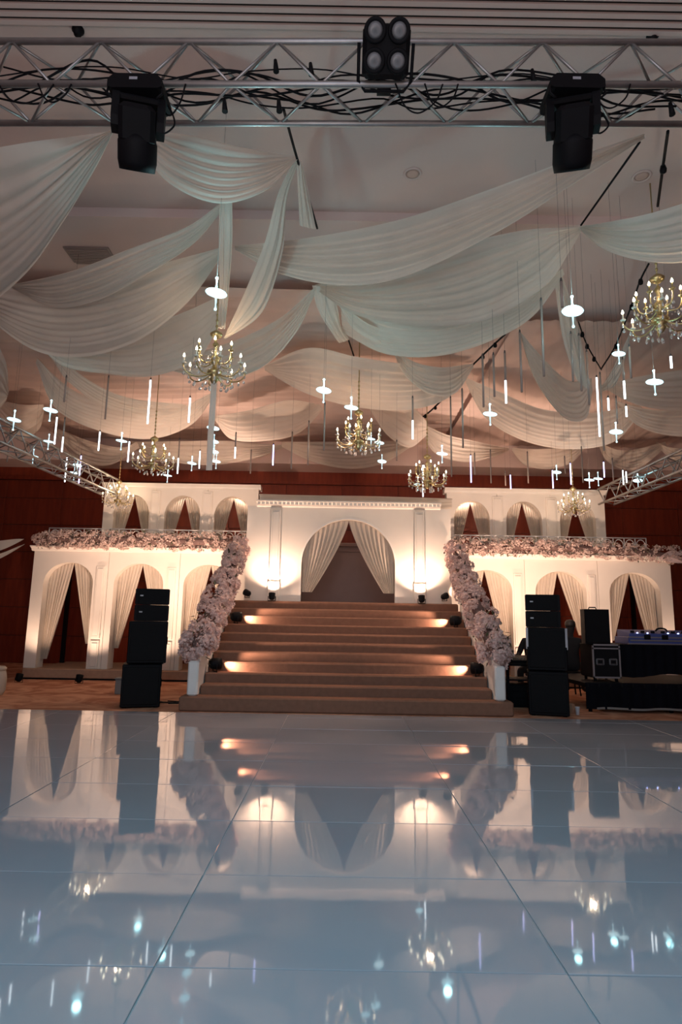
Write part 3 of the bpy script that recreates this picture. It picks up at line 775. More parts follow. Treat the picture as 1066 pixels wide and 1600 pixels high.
swag('large sheer drape sweeping across the centre up to the right end of the truss',
     [(366, 384, 5.65), (480, 372, 5.5), (620, 345, 5.45), (760, 300, 5.45), (880, 255, 5.5), (1008, 208, 5.65)], [(368, 390, 5.62), (440, 428, 5.25), (540, 446, 5.0), (640, 430, 4.95), (780, 362, 5.05), (900, 285, 5.3), (1008, 216, 5.62)], 7, 0.03)
swag('large sheer drape below the centre sweep, tied at the right drape knot',
     [(492, 445, 5.75), (580, 425, 5.55), (700, 388, 5.5), (820, 360, 5.6), (906, 354, 5.72)], [(494, 452, 5.72), (560, 494, 5.2), (660, 510, 4.95), (760, 502, 4.9), (850, 450, 5.15), (890, 395, 5.45), (908, 362, 5.7)], 7, 0.03)
swag('second fold of sheer cloth hanging under the drape tied at the right knot',
     [(530, 460, 5.75), (600, 500, 5.4), (690, 508, 5.2), (790, 480, 5.3), (880, 420, 5.6)], [(535, 520, 5.6), (600, 552, 5.2), (680, 556, 5.0), (760, 534, 5.1), (830, 495, 5.3), (882, 428, 5.6)], 5, 0.025)
swag('sheer drape fanning right from the knot to the right edge below the truss',
     [(906, 354, 5.72), (960, 345, 5.5), (1020, 332, 5.4), (1120, 300, 5.4)], [(908, 360, 5.72), (945, 390, 5.35), (1000, 408, 5.1), (1060, 412, 5.0), (1130, 400, 5.0)], 6, 0.028)
swag('narrow pale drape falling from the centre knot to the short rope',
     [(488, 446, 5.72), (496, 482, 5.55), (515, 515, 5.45), (530, 536, 5.5)], [(520, 448, 5.72), (528, 482, 5.6), (534, 512, 5.55), (546, 530, 5.55)], 2, 0.018)
swag('slim drape fold curving right from the centre knot to the lower centre swag',
     [(522, 452, 5.75), (545, 482, 5.55), (580, 508, 5.4), (628, 524, 5.35)], [(528, 470, 5.7), (550, 510, 5.45), (588, 534, 5.3), (630, 540, 5.3)], 3, 0.018)
swag('small pale swag hanging between the centre drapes and the clipped rope',
     [(618, 548, 5.7), (650, 566, 5.45), (690, 574, 5.4), (740, 568, 5.7)], [(616, 552, 5.7), (634, 588, 5.25), (672, 616, 5.0), (712, 614, 5.1), (740, 574, 5.65)], 4, 0.022)
swag('wide low sheer swag stretching between the star lights over the centre',
     [(412, 572, 5.75), (480, 545, 5.5), (560, 560, 5.4), (650, 572, 5.5), (732, 580, 5.7)], [(414, 578, 5.75), (480, 614, 5.25), (560, 636, 5.05), (640, 640, 5.05), (700, 622, 5.3), (734, 584, 5.65)], 6, 0.028)
swag('sheer swag behind the large gold chandelier, tied above the hanging star column',
     [(500, 632, 5.7), (450, 625, 5.45), (390, 640, 5.4), (335, 650, 5.6)], [(505, 640, 5.7), (465, 678, 5.2), (410, 690, 5.15), (360, 686, 5.3), (335, 655, 5.55)], 5, 0.024)
swag('sheer swag low on the left between the slanting side truss and large chandelier',
     [(58, 560, 5.75), (120, 612, 5.4), (200, 632, 5.3), (270, 640, 5.4), (335, 612, 5.7)], [(56, 566, 5.75), (90, 640, 5.1), (170, 676, 4.95), (240, 684, 5.0), (300, 662, 5.3), (335, 618, 5.65)], 6, 0.026)
swag('pale drape fold above the low left swag with a bluish edge',
     [(90, 548, 5.7), (130, 590, 5.45), (200, 622, 5.35), (290, 632, 5.5)], [(80, 560, 5.7), (110, 600, 5.4), (175, 640, 5.2), (285, 660, 5.3)], 4, 0.022)
swag('sheer drape end at the left edge below the belly drape',
     [(-60, 520, 5.4), (-20, 520, 5.35), (8, 560, 5.2), (14, 610, 5.1)], [(-60, 640, 5.0), (-30, 640, 5.0), (-5, 640, 5.0), (10, 625, 5.1)], 4, 0.022)
swag('pale swag at the far left just above the slanting side truss',
     [(10, 628, 5.7), (40, 634, 5.5), (68, 632, 5.6)], [(-8, 640, 5.65), (28, 685, 5.1), (60, 672, 5.3), (70, 640, 5.55)], 3, 0.02)
swag('hanging drape tail right of the clipped rope, curling beside the unlit tubes',
     [(808, 512, 5.75), (850, 560, 5.5), (890, 595, 5.4), (925, 590, 5.5)], [(812, 520, 5.72), (838, 596, 5.15), (880, 652, 4.85), (915, 654, 4.9), (926, 610, 5.35)], 5, 0.026)
swag('upright narrow drape strip behind the single star at right',
     [(866, 432, 5.7), (872, 485, 5.5), (882, 540, 5.3), (900, 592, 5.1)], [(880, 432, 5.7), (898, 490, 5.5), (912, 550, 5.3), (920, 610, 5.05)], 2, 0.02)
swag('narrow drape strip falling from the near right chandelier to the rope joint',
     [(985, 520, 5.7), (965, 560, 5.5), (950, 590, 5.35), (938, 606, 5.3)], [(980, 545, 5.65), (972, 580, 5.4), (960, 604, 5.2), (942, 612, 5.25)], 2, 0.018)
swag('broad sheer drape sweeping low on the right behind the hanging tubes',
     [(728, 590, 5.75), (780, 612, 5.5), (850, 640, 5.35), (930, 645, 5.45), (1000, 630, 5.65)], [(728, 598, 5.72), (760, 655, 5.2), (820, 690, 4.9), (890, 702, 4.85), (960, 690, 5.0), (1005, 640, 5.6)], 6, 0.028)
swag('sheer drape crossing to the right edge below the near right chandelier',
     [(945, 600, 5.7), (990, 590, 5.5), (1040, 582, 5.45), (1120, 570, 5.5)], [(945, 606, 5.7), (985, 628, 5.3), (1040, 640, 5.15), (1120, 640, 5.15)], 5, 0.025)
swag('second sheer fold at the right edge under the near right chandelier',
     [(960, 625, 5.7), (1010, 638, 5.4), (1060, 640, 5.35), (1130, 630, 5.4)], [(962, 632, 5.68), (1000, 668, 5.15), (1055, 682, 5.0), (1130, 680, 5.0)], 5, 0.025)
swag('pinkish far swag above the right garland with a rounded bottom',
     [(655, 660, 5.75), (700, 680, 5.5), (745, 690, 5.45), (795, 700, 5.7)], [(655, 664, 5.75), (680, 708, 5.2), (725, 722, 5.05), (765, 716, 5.15), (796, 703, 5.65)], 4, 0.024)
swag('violet tinted far swag right of the rounded pinkish swag',
     [(800, 700, 5.72), (835, 702, 5.5), (870, 700, 5.5), (915, 690, 5.7)], [(800, 704, 5.7), (820, 726, 5.25), (858, 733, 5.1), (895, 722, 5.25), (918, 696, 5.65)], 4, 0.022)
swag('low far swag beside the right slanting truss with yellowish folds',
     [(935, 690, 5.7), (965, 702, 5.45), (1000, 700, 5.5), (1040, 690, 5.7)], [(935, 694, 5.7), (950, 722, 5.2), (985, 736, 5.05), (1015, 722, 5.2), (1042, 696, 5.65)], 5, 0.024)
swag('far swag at the right edge over the slanting truss',
     [(1025, 690, 5.7), (1060, 700, 5.5), (1130, 690, 5.5)], [(1025, 695, 5.7), (1060, 722, 5.2), (1130, 730, 5.1)], 4, 0.022)
swag('far sheer swag spanning behind the hanging star column',
     [(205, 690, 5.72), (280, 690, 5.5), (360, 690, 5.5), (440, 695, 5.7)], [(205, 700, 5.7), (260, 720, 5.2), (330, 726, 5.08), (400, 716, 5.2), (442, 700, 5.65)], 5, 0.024)
swag('far sheer swag behind the centre chandelier',
     [(440, 690, 5.72), (500, 690, 5.5), (580, 688, 5.5), (645, 690, 5.7)], [(440, 698, 5.7), (490, 722, 5.2), (550, 733, 5.05), (600, 724, 5.2), (646, 696, 5.65)], 5, 0.024)
swag('far sheer swag beside the chandelier over the left garland',
     [(90, 670, 5.72), (140, 690, 5.5), (190, 700, 5.5), (215, 690, 5.7)], [(88, 680, 5.7), (120, 718, 5.2), (170, 728, 5.1), (218, 700, 5.6)], 4, 0.022)
swag('drape panel fanning down right of the centre chandelier',
     [(575, 632, 5.7), (620, 625, 5.5), (650, 640, 5.5), (668, 660, 5.6)], [(578, 640, 5.7), (605, 680, 5.25), (640, 700, 5.15), (668, 680, 5.5)], 4, 0.022)

# ================================================================== CHANDELIERS
def curve_arm(r, drop, rise, ang, z0):
    c, s_ = math.cos(ang), math.sin(ang)
    prof = [(0.03, z0), (r*0.30, z0-drop*0.7), (r*0.62, z0-drop), (r*0.88, z0-drop*0.55), (r, z0+rise*0.4), (r*0.985, z0+rise)]
    return spline([(a*c, a*s_, z) for a, z in prof], 16)
def crystal_mesh(r, h):
    return mesh_of('crystal', MB().lathe([(0.001, h), (r*0.6, h*0.75), (r, h*0.35), (r*0.7, h*0.1), (0.001, 0)], 6, smooth=False), MT['crystal'])
CRY = [crystal_mesh(0.013, 0.055), crystal_mesh(0.017, 0.045)]
BULB = MB().lathe([(0.001, 0), (0.010, 0.004), (0.014, 0.016), (0.010, 0.034), (0.002, 0.052)], 10)
CANDLE = MB().lathe([(0.034, 0.0), (0.026, -0.012), (0.012, -0.018), (0.010, 0.012), (0.010, 0.07), (0.0, 0.07)], 12)
def roof(p): return 6.205 if p.y < 6.85 else 6.085
def chandelier(label, px, py, R, Z, tall=1.0, glow=16):
    """Z: height of the arm ring; R outer radius"""
    p = PZ(px, py, Z)
    t = thing('chandelier', label, 'chandelier', p, 'gold crystal chandeliers')
    k = R/0.40
    col = MB().lathe([(0.0, -0.16*k), (0.03*k, -0.15*k), (0.06*k, -0.10*k), (0.035*k, -0.06*k), (0.09*k, -0.03*k), (0.10*k, 0.01), (0.04*k, 0.04*k), (0.025*k, 0.10*k), (0.055*k, 0.16*k), (0.06*k, 0.20*k), (0.02*k, 0.25*k), (0.02*k, 0.34*k), (0.045*k, 0.38*k), (0.012*k, 0.43*k), (0.0, 0.44*k)], 16)
    obj('column', col, MT['gold'], t, True)
    obj('crown', MB().lathe([(0.02*k, 0.46*k), (0.075*k, 0.50*k), (0.085*k, 0.53*k), (0.05*k, 0.56*k), (0.0, 0.60*k)], 14), MT['gold'], t, True)
    top = roof(p) - p.z
    ch = MB().tube([(0, 0, 0.40*k), (0, 0, top)], 0.008, 6)
    z = 0.62*k
    while z < min(top, 0.62*k+0.45): ch.lathe([(0.004, z), (0.016, z+0.012), (0.016, z+0.03), (0.004, z+0.042)], 6); z += 0.07
    obj('chain', ch, MT['gold'], t, True)
    n1, n2 = 8, 6
    for j in range(n1+n2):
        low = j < n1
        ang = 2*PI*(j/n1 + 0.06) if low else 2*PI*((j-n1)/n2 + 0.11)
        r, z0, dp, rs = (R, 0.0, 0.09*k, 0.06*k) if low else (R*0.60, 0.16*k, 0.06*k, 0.10*k)
        pts = curve_arm(r, dp, rs, ang, z0)
        a = obj('arm', MB().tube(pts, 0.0095*k, 6), MT['gold'], t, True)
        e = pts[-1]
        cd = MB(); cd.add([Vector(v)*k + e + Vector((0, 0, 0.012)) for v in CANDLE.v], CANDLE.f, True)
        obj('candle', cd, MT['candle'] if low else MT['gold'], a, True)
        bb = MB(); bb.add([Vector(v)*1.15*k + e + Vector((0, 0, 0.082*k)) for v in BULB.v], BULB.f, True)
        obj('bulb', bb, MT['bulb'], a, True)
        for q in range(3 if low else 2):
            fr = 0.55 + 0.22*q; pp = pts[int(fr*15)]
            inst('crystal', CRY[q % 2], t, pp + Vector((0, 0, -0.075*k - 0.02*(q % 2))), (0, 0, 0), (k*1.1,)*3)
    beads = MB()
    for j in range(n1*2):
        ang = 2*PI*(j+0.5)/(n1*2)
        for q in range(8):
            f = q/7; rr = 0.05*k + (R*0.8-0.05*k)*f; zz = 0.30*k*(1-f)**1.8 - 0.02*k
            beads.lathe([(0.001, -0.007), (0.007, 0), (0.001, 0.007)], 4, (rr*math.cos(ang), rr*math.sin(ang), zz), smooth=False)
    for j in range(n1):
        ang = 2*PI*(j+0.3)/n1
        for rr, zz in ((0.14*k, -0.17*k), (0.24*k, -0.15*k)):
            inst('crystal', CRY[j % 2], t, (rr*math.cos(ang), rr*math.sin(ang), zz - 0.05*k), (0, 0, 0), (k*1.25,)*3)
    o = obj('bead_strings', beads, MT['crystal'], t, True); o['kind'] = 'stuff'
    l = lamp('chandelier_glow', 'POINT', p + Vector((0, 0, 0.35*k)), p, glow, (1.0, 0.70, 0.46), 0.04)
    return t
CH = [('large gold crystal chandelier with lit candles hanging left of centre', 335, 582, 0.36, 4.12, 'the large gold chandelier'),
      ('gold crystal chandelier at the right edge near the dark tie ropes', 1032, 500, 0.37, 4.55, 'the right edge chandelier'),
      ('gold crystal chandelier hanging over the middle of the stair', 560, 690, 0.37, 4.12, 'the centre chandelier'),
      ('gold crystal chandelier hanging low before the left upper arcade', 239, 725, 0.36, 4.02, 'the left arcade chandelier'),
      ('gold crystal chandelier beside the right end of the central cornice', 668, 752, 0.36, 3.85, 'the cornice chandelier'),
      ('small gold chandelier at the end of the left slanting truss', 184, 782, 0.32, 3.78, 'the left truss chandelier'),
      ('small gold chandelier before the third upper arch of the right arcade', 897, 794, 0.32, 3.70, 'the right arches chandelier')]
for c in CH: chandelier(*c[:5])

# ================================================================== HANGING STARS AND TUBES
def area_of(px, py):
    best = min(CH, key=lambda c: ((c[1]-px)**2 + 1.5*(c[2]-py)**2))
    return best[5]
STARS = [(338, 458, 1, 2.6), (895, 486, 1, 1.8), (1023, 597, 1, 1.4), (506, 610, 1, 1.3), (79, 641, 1, .4), (22, 656, 1, .25), (76, 690, .85, .15), (52, 713, .9, 0), (190, 689, .95, .5),
         (116, 739, .9, 0), (121, 727, .85, 0), (262, 743, .9, .3), (333, 669, 1, .6), (334.6, 690, .8, 0), (335, 706, .8, 0), (338, 721, .85, 0), (300, 724, .9, .3),
         (549, 637, 1, 1.6), (766, 647, 1, .7), (691, 709, 1, .5), (597, 721, .85, 0), (593, 692, .8, 0), (580, 686, .7, 0), (963, 675, 1, .7), (870, 738, .9, .3), (921, 750, 1, .3), (935, 748, .9, 0), (997, 751, .95, .3), (653, 757, .8, 0), (967, 553, .7, .3)]
buckets = {}
for s_ in sorted(STARS):
    buckets.setdefault(area_of(s_[0], s_[1]), []).append(s_)
star_me = {
    'disc': mesh_of('disc', MB().lathe([(0.012, -0.006), (0.05, -0.018), (0.090, -0.010), (0.098, 0.0), (0.090, 0.010), (0.05, 0.018), (0.012, 0.006)], 20), MT['star']),
    'stem': mesh_of('stem', MB().lathe([(0.0, -0.160), (0.008, -0.152), (0.008, -0.135), (0.006, -0.12), (0.011, -0.03), (0.014, 0.0), (0.011, 0.03), (0.006, 0.10), (0.008, 0.118), (0.008, 0.135), (0.0, 0.142)], 10), MT['stem']),
    'tip': mesh_of('tip', MB().lathe([(0.0, -0.014), (0.012, -0.008), (0.014, 0), (0.012, 0.008), (0, 0.014)], 10), MT['star'])}
for area, lst in buckets.items():
    for i, (px, py, sc, en) in enumerate(lst):
        p = PZ(px, py, 4.15)
        if p.y > 13.4: p = PY(px, py, 13.4)
        t = thing('star_pendant', f'glowing white star pendant, {ORD[i]} from the left around {area}', 'pendant light', p, 'glowing star pendants')
        inst('disc', star_me['disc'], t, (0, 0, 0), (0.12*math.sin(i), 0.12, 0), (sc,)*3)
        inst('stem', star_me['stem'], t, (0, 0, 0), (0, 0, 0), (sc,)*3)
        inst('tip', star_me['tip'], t, (0, 0, 0.145*sc), (0, 0, 0), (sc,)*3); inst('tip', star_me['tip'], t, (0, 0, -0.155*sc), (0, 0, 0), (sc,)*3)
        top = roof(p)
        obj('cord', MB().tube([p + Vector((0, 0, 0.15*sc)), (p.x, p.y, top)], 0.0013, 4), MT['cord'], t)
        if en: lamp('star_glow', 'POINT', p + Vector((0, -0.02, 0.12)), p, en*3.6, (0.42, 0.92, 1.0), 0.06)
# (px, top, bottom, kind): L lit white, V lit violet, O off, H half lit
TUBES = [(233, 594, 662, 'L'), (296, 622, 660, 'L'), (155, 675, 704, 'L'), (201, 690, 722, 'L'), (279, 687, 740, 'H'), (312, 705, 732, 'L'), (427, 695, 727, 'V'), (368, 678, 716, 'H'), (167, 590, 655, 'O'), (102, 590, 628, 'O'),
         (507, 632, 704, 'O'), (482, 660, 727, 'O'), (456, 677, 733, 'O'), (392, 705, 740, 'O'), (87, 652, 694, 'L'), (99, 655, 706, 'H'), (14, 668, 722, 'O'), (103, 715, 753, 'L'), (125, 712, 755, 'V'),
         (645, 622, 686, 'H'), (790, 552, 630, 'H'), (705, 622, 745, 'O'), (723, 610, 700, 'O'), (755, 557, 636, 'O'), (772, 555, 620, 'O'), (814, 520, 613, 'O'), (848, 470, 588, 'O'), (894, 522, 596, 'O'), (907, 525, 611, 'O'), (919, 550, 633, 'O'),
         (935, 590, 682, 'L'), (941, 585, 704, 'O'), (975, 562, 623, 'H'), (979, 635, 651, 'L'), (985, 542, 591, 'O'), (951, 622, 641, 'L'), (1049, 557, 575, 'L'), (964, 622, 662, 'O'), (736, 712, 754, 'V'), (767, 705, 755, 'O'), (798, 742, 764, 'V'), (825, 708, 755, 'O'),
         (864, 735, 763, 'V'), (892, 724, 757, 'V'), (883, 715, 740, 'O'), (910, 700, 754, 'O'), (974, 735, 757, 'L'), (979, 737, 754, 'L'), (944, 722, 746, 'V'), (790, 739, 759, 'O'), (661, 727, 776, 'L'), (742, 710, 742, 'O'), (958, 718, 752, 'O'), (878, 440, 480, 'O'), (620, 690, 720, 'O')]
buckets = {}
for s_ in sorted(TUBES):
    buckets.setdefault((area_of(s_[0], (s_[1]+s_[2])/2), s_[3] == 'O'), []).append(s_)
for (area, off), lst in buckets.items():
    for i, (px, ta, tb, kd) in enumerate(lst):
        p = PZ(px, (ta+tb)/2, 4.15)
        if p.y > 13.4: p = PY(px, (ta+tb)/2, 13.4)
        a, b = PY(px, ta, p.y).z - p.z, PY(px, tb, p.y).z - p.z
        word = 'unlit grey' if off else ('violet glowing' if kd == 'V' else ('part lit white' if kd == 'H' else 'white glowing'))
        t = thing('tube_pendant', f'{word} tube pendant, {ORD[i]} {"unlit" if off else "lit"} one from left around {area}', 'pendant light', p, 'unlit tube pendants' if off else 'lit tube pendants')
        r = 0.0125
        m = MT['tube_off'] if off else (MT['tube_violet'] if kd == 'V' else MT['tube_lit'])
        if kd == 'H':
            mid = a + (b-a)*0.55
            obj('tube', MB().tube([(0, 0, a), (0, 0, mid)], r, 8), MT['tube_off'], t, True)
            obj('lit_section', MB().tube([(0, 0, mid), (0, 0, b)], r, 8), m, t, True)
        else:
            obj('tube', MB().tube([(0, 0, a), (0, 0, b)], r, 8), m, t, True)
        obj('cap', MB().tube([(0, 0, a+0.035), (0, 0, a)], [0.008, r*1.05], 8), MT['cord'], t, True)
        top = roof(p) - p.z
        obj('cord', MB().tube([(0, 0, a+0.03), (0, 0, top)], 0.0013, 4), MT['cord'], t, True)
# white cloth strip hanging beneath the large chandelier
p = PZ(335, 582, 4.12)
a, b = 4.04, PY(334, 735, p.y).z
rows = [[(p.x - 0.035 + 0.07*j/6, p.y + 0.008*math.sin(4*PI*j/6 + i*0.3), a + (b-a)*i/24) for j in range(7)] for i in range(25)]
tag(obj('hanging_ribbon', MB().grid(rows), MT['drape']), 'pale cloth ribbon hanging straight down beneath the large gold chandelier', 'ribbon')

# ================================================================== SOUND SYSTEM
def sub_box(label, x, y, z, w, d, h, edge, grp):
    t = thing('subwoofer', label, 'speaker', (x, y, z), grp, (0, 0, -0.27 if x > 0 else 0.27))
    obj('cabinet', MB().box(-w/2, w/2, 0.02, d, 0.012, h-0.004, 0.012), MT['black'], t, True)
    obj('grille', MB().box(-w/2+0.03, w/2-0.03, 0.0, 0.022, 0.05, h-0.04, 0.006), MT['grille'], t, True)
    for sx in (-1, 1):
        for dy in (0.08, d-0.08): obj('foot', MB().lathe([(0.03, 0), (0.03, 0.014)], 10, (sx*(w/2-0.06), dy, 0)), MT['black'], t, True)
        hd = obj('side_handle', MB().box(sx*w/2-0.012, sx*w/2+0.008, 0.25, 0.42, h*0.45, h*0.62, 0.004), MT['grille'], t, True)
        if edge: obj('corner_plate', MB().box(sx*w/2-0.02*(sx > 0), sx*w/2+0.02*(sx < 0), 0.0, 0.03, h*0.55, h-0.01).box(sx*(w/2+0.004)-0.006, sx*(w/2+0.004)+0.006, 0.0, 0.06, h*0.5, h-0.01), MT['silver'], t, True)
    return t
def array_box(label, x, y, z, w, d, h, grp):
    t = thing('array_speaker', label, 'speaker', (x, y, z), grp, (0, 0, -0.27 if x > 0 else 0.27))
    obj('cabinet', MB().prism([(0.02, 0.001), (d, 0.012), (d, h-0.012), (0.02, h-0.001)], -w/2, w/2, 'YZ'), MT['black'], t, True)
    obj('grille', MB().box(-w/2+0.035, w/2-0.035, 0.0, 0.03, 0.006, h-0.006, 0.004), MT['grille'], t, True)
    for sx in (-1, 1):
        obj('rigging_plate', MB().box(sx*w/2-0.012, sx*w/2+0.012, 0.01, 0.05, 0.01, h-0.01), MT['black'], t, True)
    obj('badge', MB().box(-w/2+0.055, -w/2+0.10, -0.004, 0.001, h*0.52, h*0.60), MT['silver'], t, True)
    return t
for sw, px, py, ex in (('left', 218, 1107, 0), ('right', 859, 1120, 1)):
    p = PZ(px, py, 0)
    y = p.y; x = p.x
    hs = 0.61 if sw == 'left' else 0.615
    g = f'{sw} speaker stack'
    sub_box(f'black subwoofer on the floor at the bottom of the {sw} speaker stack', x, y, 0, 0.545, 0.6, hs, 0, g)
    sub_box(f'black subwoofer stacked second in the {sw} speaker stack', x + (0.05 if sw == 'left' else 0.0), y, hs, 0.545, 0.6, hs, ex, g)
    xx = x + (0.07 if sw == 'left' else -0.03)
    array_box(f'lower flat black line array box on the {sw} speaker stack', xx, y+0.03, 2*hs, 0.46, 0.45, 0.235, g)
    array_box(f'topmost flat black line array box on the {sw} speaker stack', xx, y+0.03, 2*hs+0.235, 0.46, 0.45, 0.235, g)
p = PZ(185, 1085, 0)
t = thing('small_box', 'small grey equipment box on the carpet behind the left speaker stack', 'box', (p.x, p.y, 0))
obj('body', MB().box(p.x-0.07, p.x+0.16, p.y, p.y+0.2, 0, 0.24, 0.01), MT['grey_box'], t)
obj('lid', MB().box(p.x-0.08, p.x+0.17, p.y-0.01, p.y+0.21, 0.24, 0.265, 0.006), MT['grey_box'], t)
c = PZ(262, 1100, 0)
t = thing('floor_cables', 'loose dark cables on the carpet between left speakers and stair', 'cables', c)
for k in range(3):
    pts = [c + Vector((random.uniform(-.28, .28), random.uniform(-.03, .35), 0.006)) for _ in range(6)]
    obj('cable', MB().tube(spline(pts, 40), 0.008, 6), MT['black'], t)
c = PZ(894, 1114, 0)
tag(obj('paper_scrap', MB().lathe([(0.0, 0), (0.05, 0.0), (0.062, 0.05), (0.045, 0.12), (0.0, 0.14)], 7, c, smooth=False), MT['paper']), 'crumpled brown paper beside the base of the right speaker stack', 'paper')
c = PZ(903, 1117, 0)
tag(obj('plastic_cup', MB().lathe([(0.0, 0), (0.024, 0.0), (0.034, 0.11), (0.036, 0.112), (0.031, 0.11), (0.0, 0.012)], 14, c), MT['cup']), 'pale bluish cup on the floor beside the right speaker stack', 'cup')

# DJ riser, table, cases
RZ = 0.43; ry = 9.55
rx0 = PY(915, 1080, ry).x
t = thing('dj_riser', 'low stage riser with black skirting at the right edge', 'platform', (rx0, ry, 0))
obj('deck', MB().box(rx0, 6.6, ry, 11.2, RZ-0.07, RZ, 0.008), MT['black'], t)
rows = [[(rx0 + (6.6-rx0)*i/120, ry - 0.01 + 0.012*math.sin(i*0.9), RZ-0.01-(RZ-0.06)*j/4) for j in range(5)] for i in range(121)]
obj('skirt', MB().grid(rows), MT['cloth_black'], t)
rows = [[(rx0 + 0.15 + (6.4-rx0)*i/60, ry - 0.028 + 0.012*math.sin(i*0.7), 0.075 + 0.008*math.sin(i*.35) - 0.03*j) for j in range(2)] for i in range(61)]
obj('white_hem', MB().grid(rows), MT['grey_box'], t, label='pale cloth hem showing below the black skirt')
for x in (rx0+0.1, 5.0, 6.4):
    for y in (ry+0.1, 11.0): obj('leg', MB().tube([(x, y, 0), (x, y, RZ-0.07)], 0.03, 8), MT['black'], t)
ty = 9.75
a, b = PY(957, 1003, ty), PY(1120, 1003, ty)
zt = 0.99
t = thing('dj_table', 'black cloth covered table on the riser carrying the blue console', 'table', ((a.x+b.x)/2, ty, RZ))
obj('top', MB().box(a.x, b.x, ty, ty+0.75, zt-0.03, zt, 0.006), MT['black'], t)
rows = [[(a.x + (b.x-a.x)*i/80, ty - 0.012 + 0.012*math.sin(i*0.8), zt-0.004 - (0.46+0.03*math.sin(i*0.11))*j/4) for j in range(5)] for i in range(81)]
obj('tablecloth', MB().grid(rows), MT['cloth_black'], t)
for x in (a.x+0.06, b.x-0.06):
    for y in (ty+0.06, ty+0.69): obj('leg', MB().tube([(x, y, RZ), (x, y, zt-0.03)], 0.022, 8), MT['black'], t)
# flight case with silver frame
a, b = PY(927, 1040, ty-0.05), PY(970, 1040, ty-0.05)
cx = (a.x+b.x)/2; cw = (b.x-a.x); ch_ = 0.50; zf = RZ+0.055
t = thing('flight_case', 'black flight case with silver edges and two handles below the small right speaker', 'case', (cx, ty-0.05, RZ))
obj('body', MB().box(cx-cw/2, cx+cw/2, ty-0.05, ty+0.45, zf, zf+ch_, 0.008), MT['black'], t)
e = 0.024
fr = MB()
x0, x1, z0, z1, y = cx-cw/2-0.004, cx+cw/2+0.004, zf-0.004, zf+ch_+0.004, ty-0.055
fr.box(x0, x1, y, y+e, z1-e, z1).box(x0, x1, y, y+e, z0, z0+e).box(x0, x0+e, y, y+e, z0, z1).box(x1-e, x1, y, y+e, z0, z1).box(x0, x1, y, y+e*.6, z1-0.075, z1-0.055)
fr.box(x1-e, x1, y, ty+0.455, z0, z0+e).box(x1-e, x1, y, ty+0.455, z1-e, z1)
obj('edge_frame', fr, MT['silver'], t)
for hx in (cx-0.10, cx+0.10):
    h = obj('recessed_latch', MB().box(hx-0.062, hx+0.062, y-0.006, y+0.012, zf+0.19, zf+0.29, 0.012), MT['silver'], t)
    obj('latch_dish', MB().box(hx-0.048, hx+0.048, y-0.008, y, zf+0.203, zf+0.277, 0.010), MT['black'], h)
for sx in (-1, 1):
    for yy in (ty+0.02, ty+0.38): obj('caster', MB().lathe([(0.012, -0.02), (0.027, -0.014), (0.027, 0.014), (0.012, 0.02)], 12, (cx+sx*(cw/2-0.05), yy, RZ+0.028), 'X'), MT['black'], t)
p0_, p1_ = PY(916, 1000, ty-0.02), PY(955, 1000, ty-0.02)
t = thing('monitor_speaker', 'upright black speaker standing on the silver edged flight case', 'speaker', ((p0_.x+p1_.x)/2, ty-0.02, zf+ch_))
w = p1_.x-p0_.x; hh = PY(935, 952, ty).z - (zf+ch_)
obj('cabinet', MB().prism([(-w/2, 0.02), (w/2, 0.02), (w/2-0.06, 0.34), (-w/2+0.06, 0.34)], 0.004, hh, 'XY'), MT['black'], t, True)
obj('grille', MB().box(-w/2+0.012, w/2-0.012, 0.0, 0.022, 0.02, hh-0.015, 0.006), MT['grille'], t, True)
obj('handle', MB().tube([(-0.06, 0.18, hh), (-0.05, 0.18, hh+0.03), (0.05, 0.18, hh+0.03), (0.06, 0.18, hh)], 0.009, 6), MT['black'], t, True)
# blue console in its case
a, b = PY(982, 990, ty+0.08), PY(1110, 990, ty+0.08)
t = thing('dj_console', 'blue lit mixing console in an open road case on the black table', 'mixer', ((a.x+b.x)/2, ty+0.08, zt))
xm = (a.x+b.x)/2; hw = (b.x-a.x)/2; y = ty+0.08
obj('case_base', MB().box(xm-hw, xm+hw, y, y+0.5, zt, zt+0.11, 0.008), MT['blue_dj'], t)
obj('edge_rail', MB().box(xm-hw-0.01, xm+hw+0.01, y-0.012, y+0.02, zt+0.0, zt+0.018).box(xm-hw-0.01, xm+hw+0.01, y-0.012, y+0.02, zt+0.10, zt+0.118), MT['silver'], t)
obj('front_strip', MB().box(xm-hw+0.02, xm+0.20, y-0.016, y-0.008, zt+0.050, zt+0.072, 0.003), MT['silver'], t)
obj('console_body', MB().prism([(y+0.04, zt+0.112), (y+0.46, zt+0.112), (y+0.46, zt+0.22), (y+0.04, zt+0.165)], xm-hw+0.03, xm+hw-0.03, 'YZ'), MT['blue_dj'], t)
for k, dx in enumerate((-0.55, -0.12, 0.45)):
    obj('latch', MB().box(xm+dx*hw-0.05, xm+dx*hw+0.05, y-0.022, y-0.010, zt+0.08, zt+0.15, 0.006), MT['black'], t)
for k in range(7):
    pk = xm - hw + 0.12 + k*0.16
    kb = obj('jog_knob', MB().lathe([(0.0, 0.03), (0.028, 0.03), (0.032, 0.0)], 12, (pk, y+0.12, zt+0.178)), MT['black'], t)
    if k in (0, 1, 3, 4, 5): obj('indicator', MB().lathe([(0, 0.018), (0.011, 0.012), (0.013, 0.0)], 8, (pk+0.05, y+0.06, zt+0.166)), MT['led_blue'], t)
obj('headphones', MB().tube([(xm-hw+0.62+0.09*math.cos(k*PI/12), y+0.2, zt+0.20+0.05*math.sin(k*PI/12)) for k in range(13)], 0.014, 8), MT['black'], t)

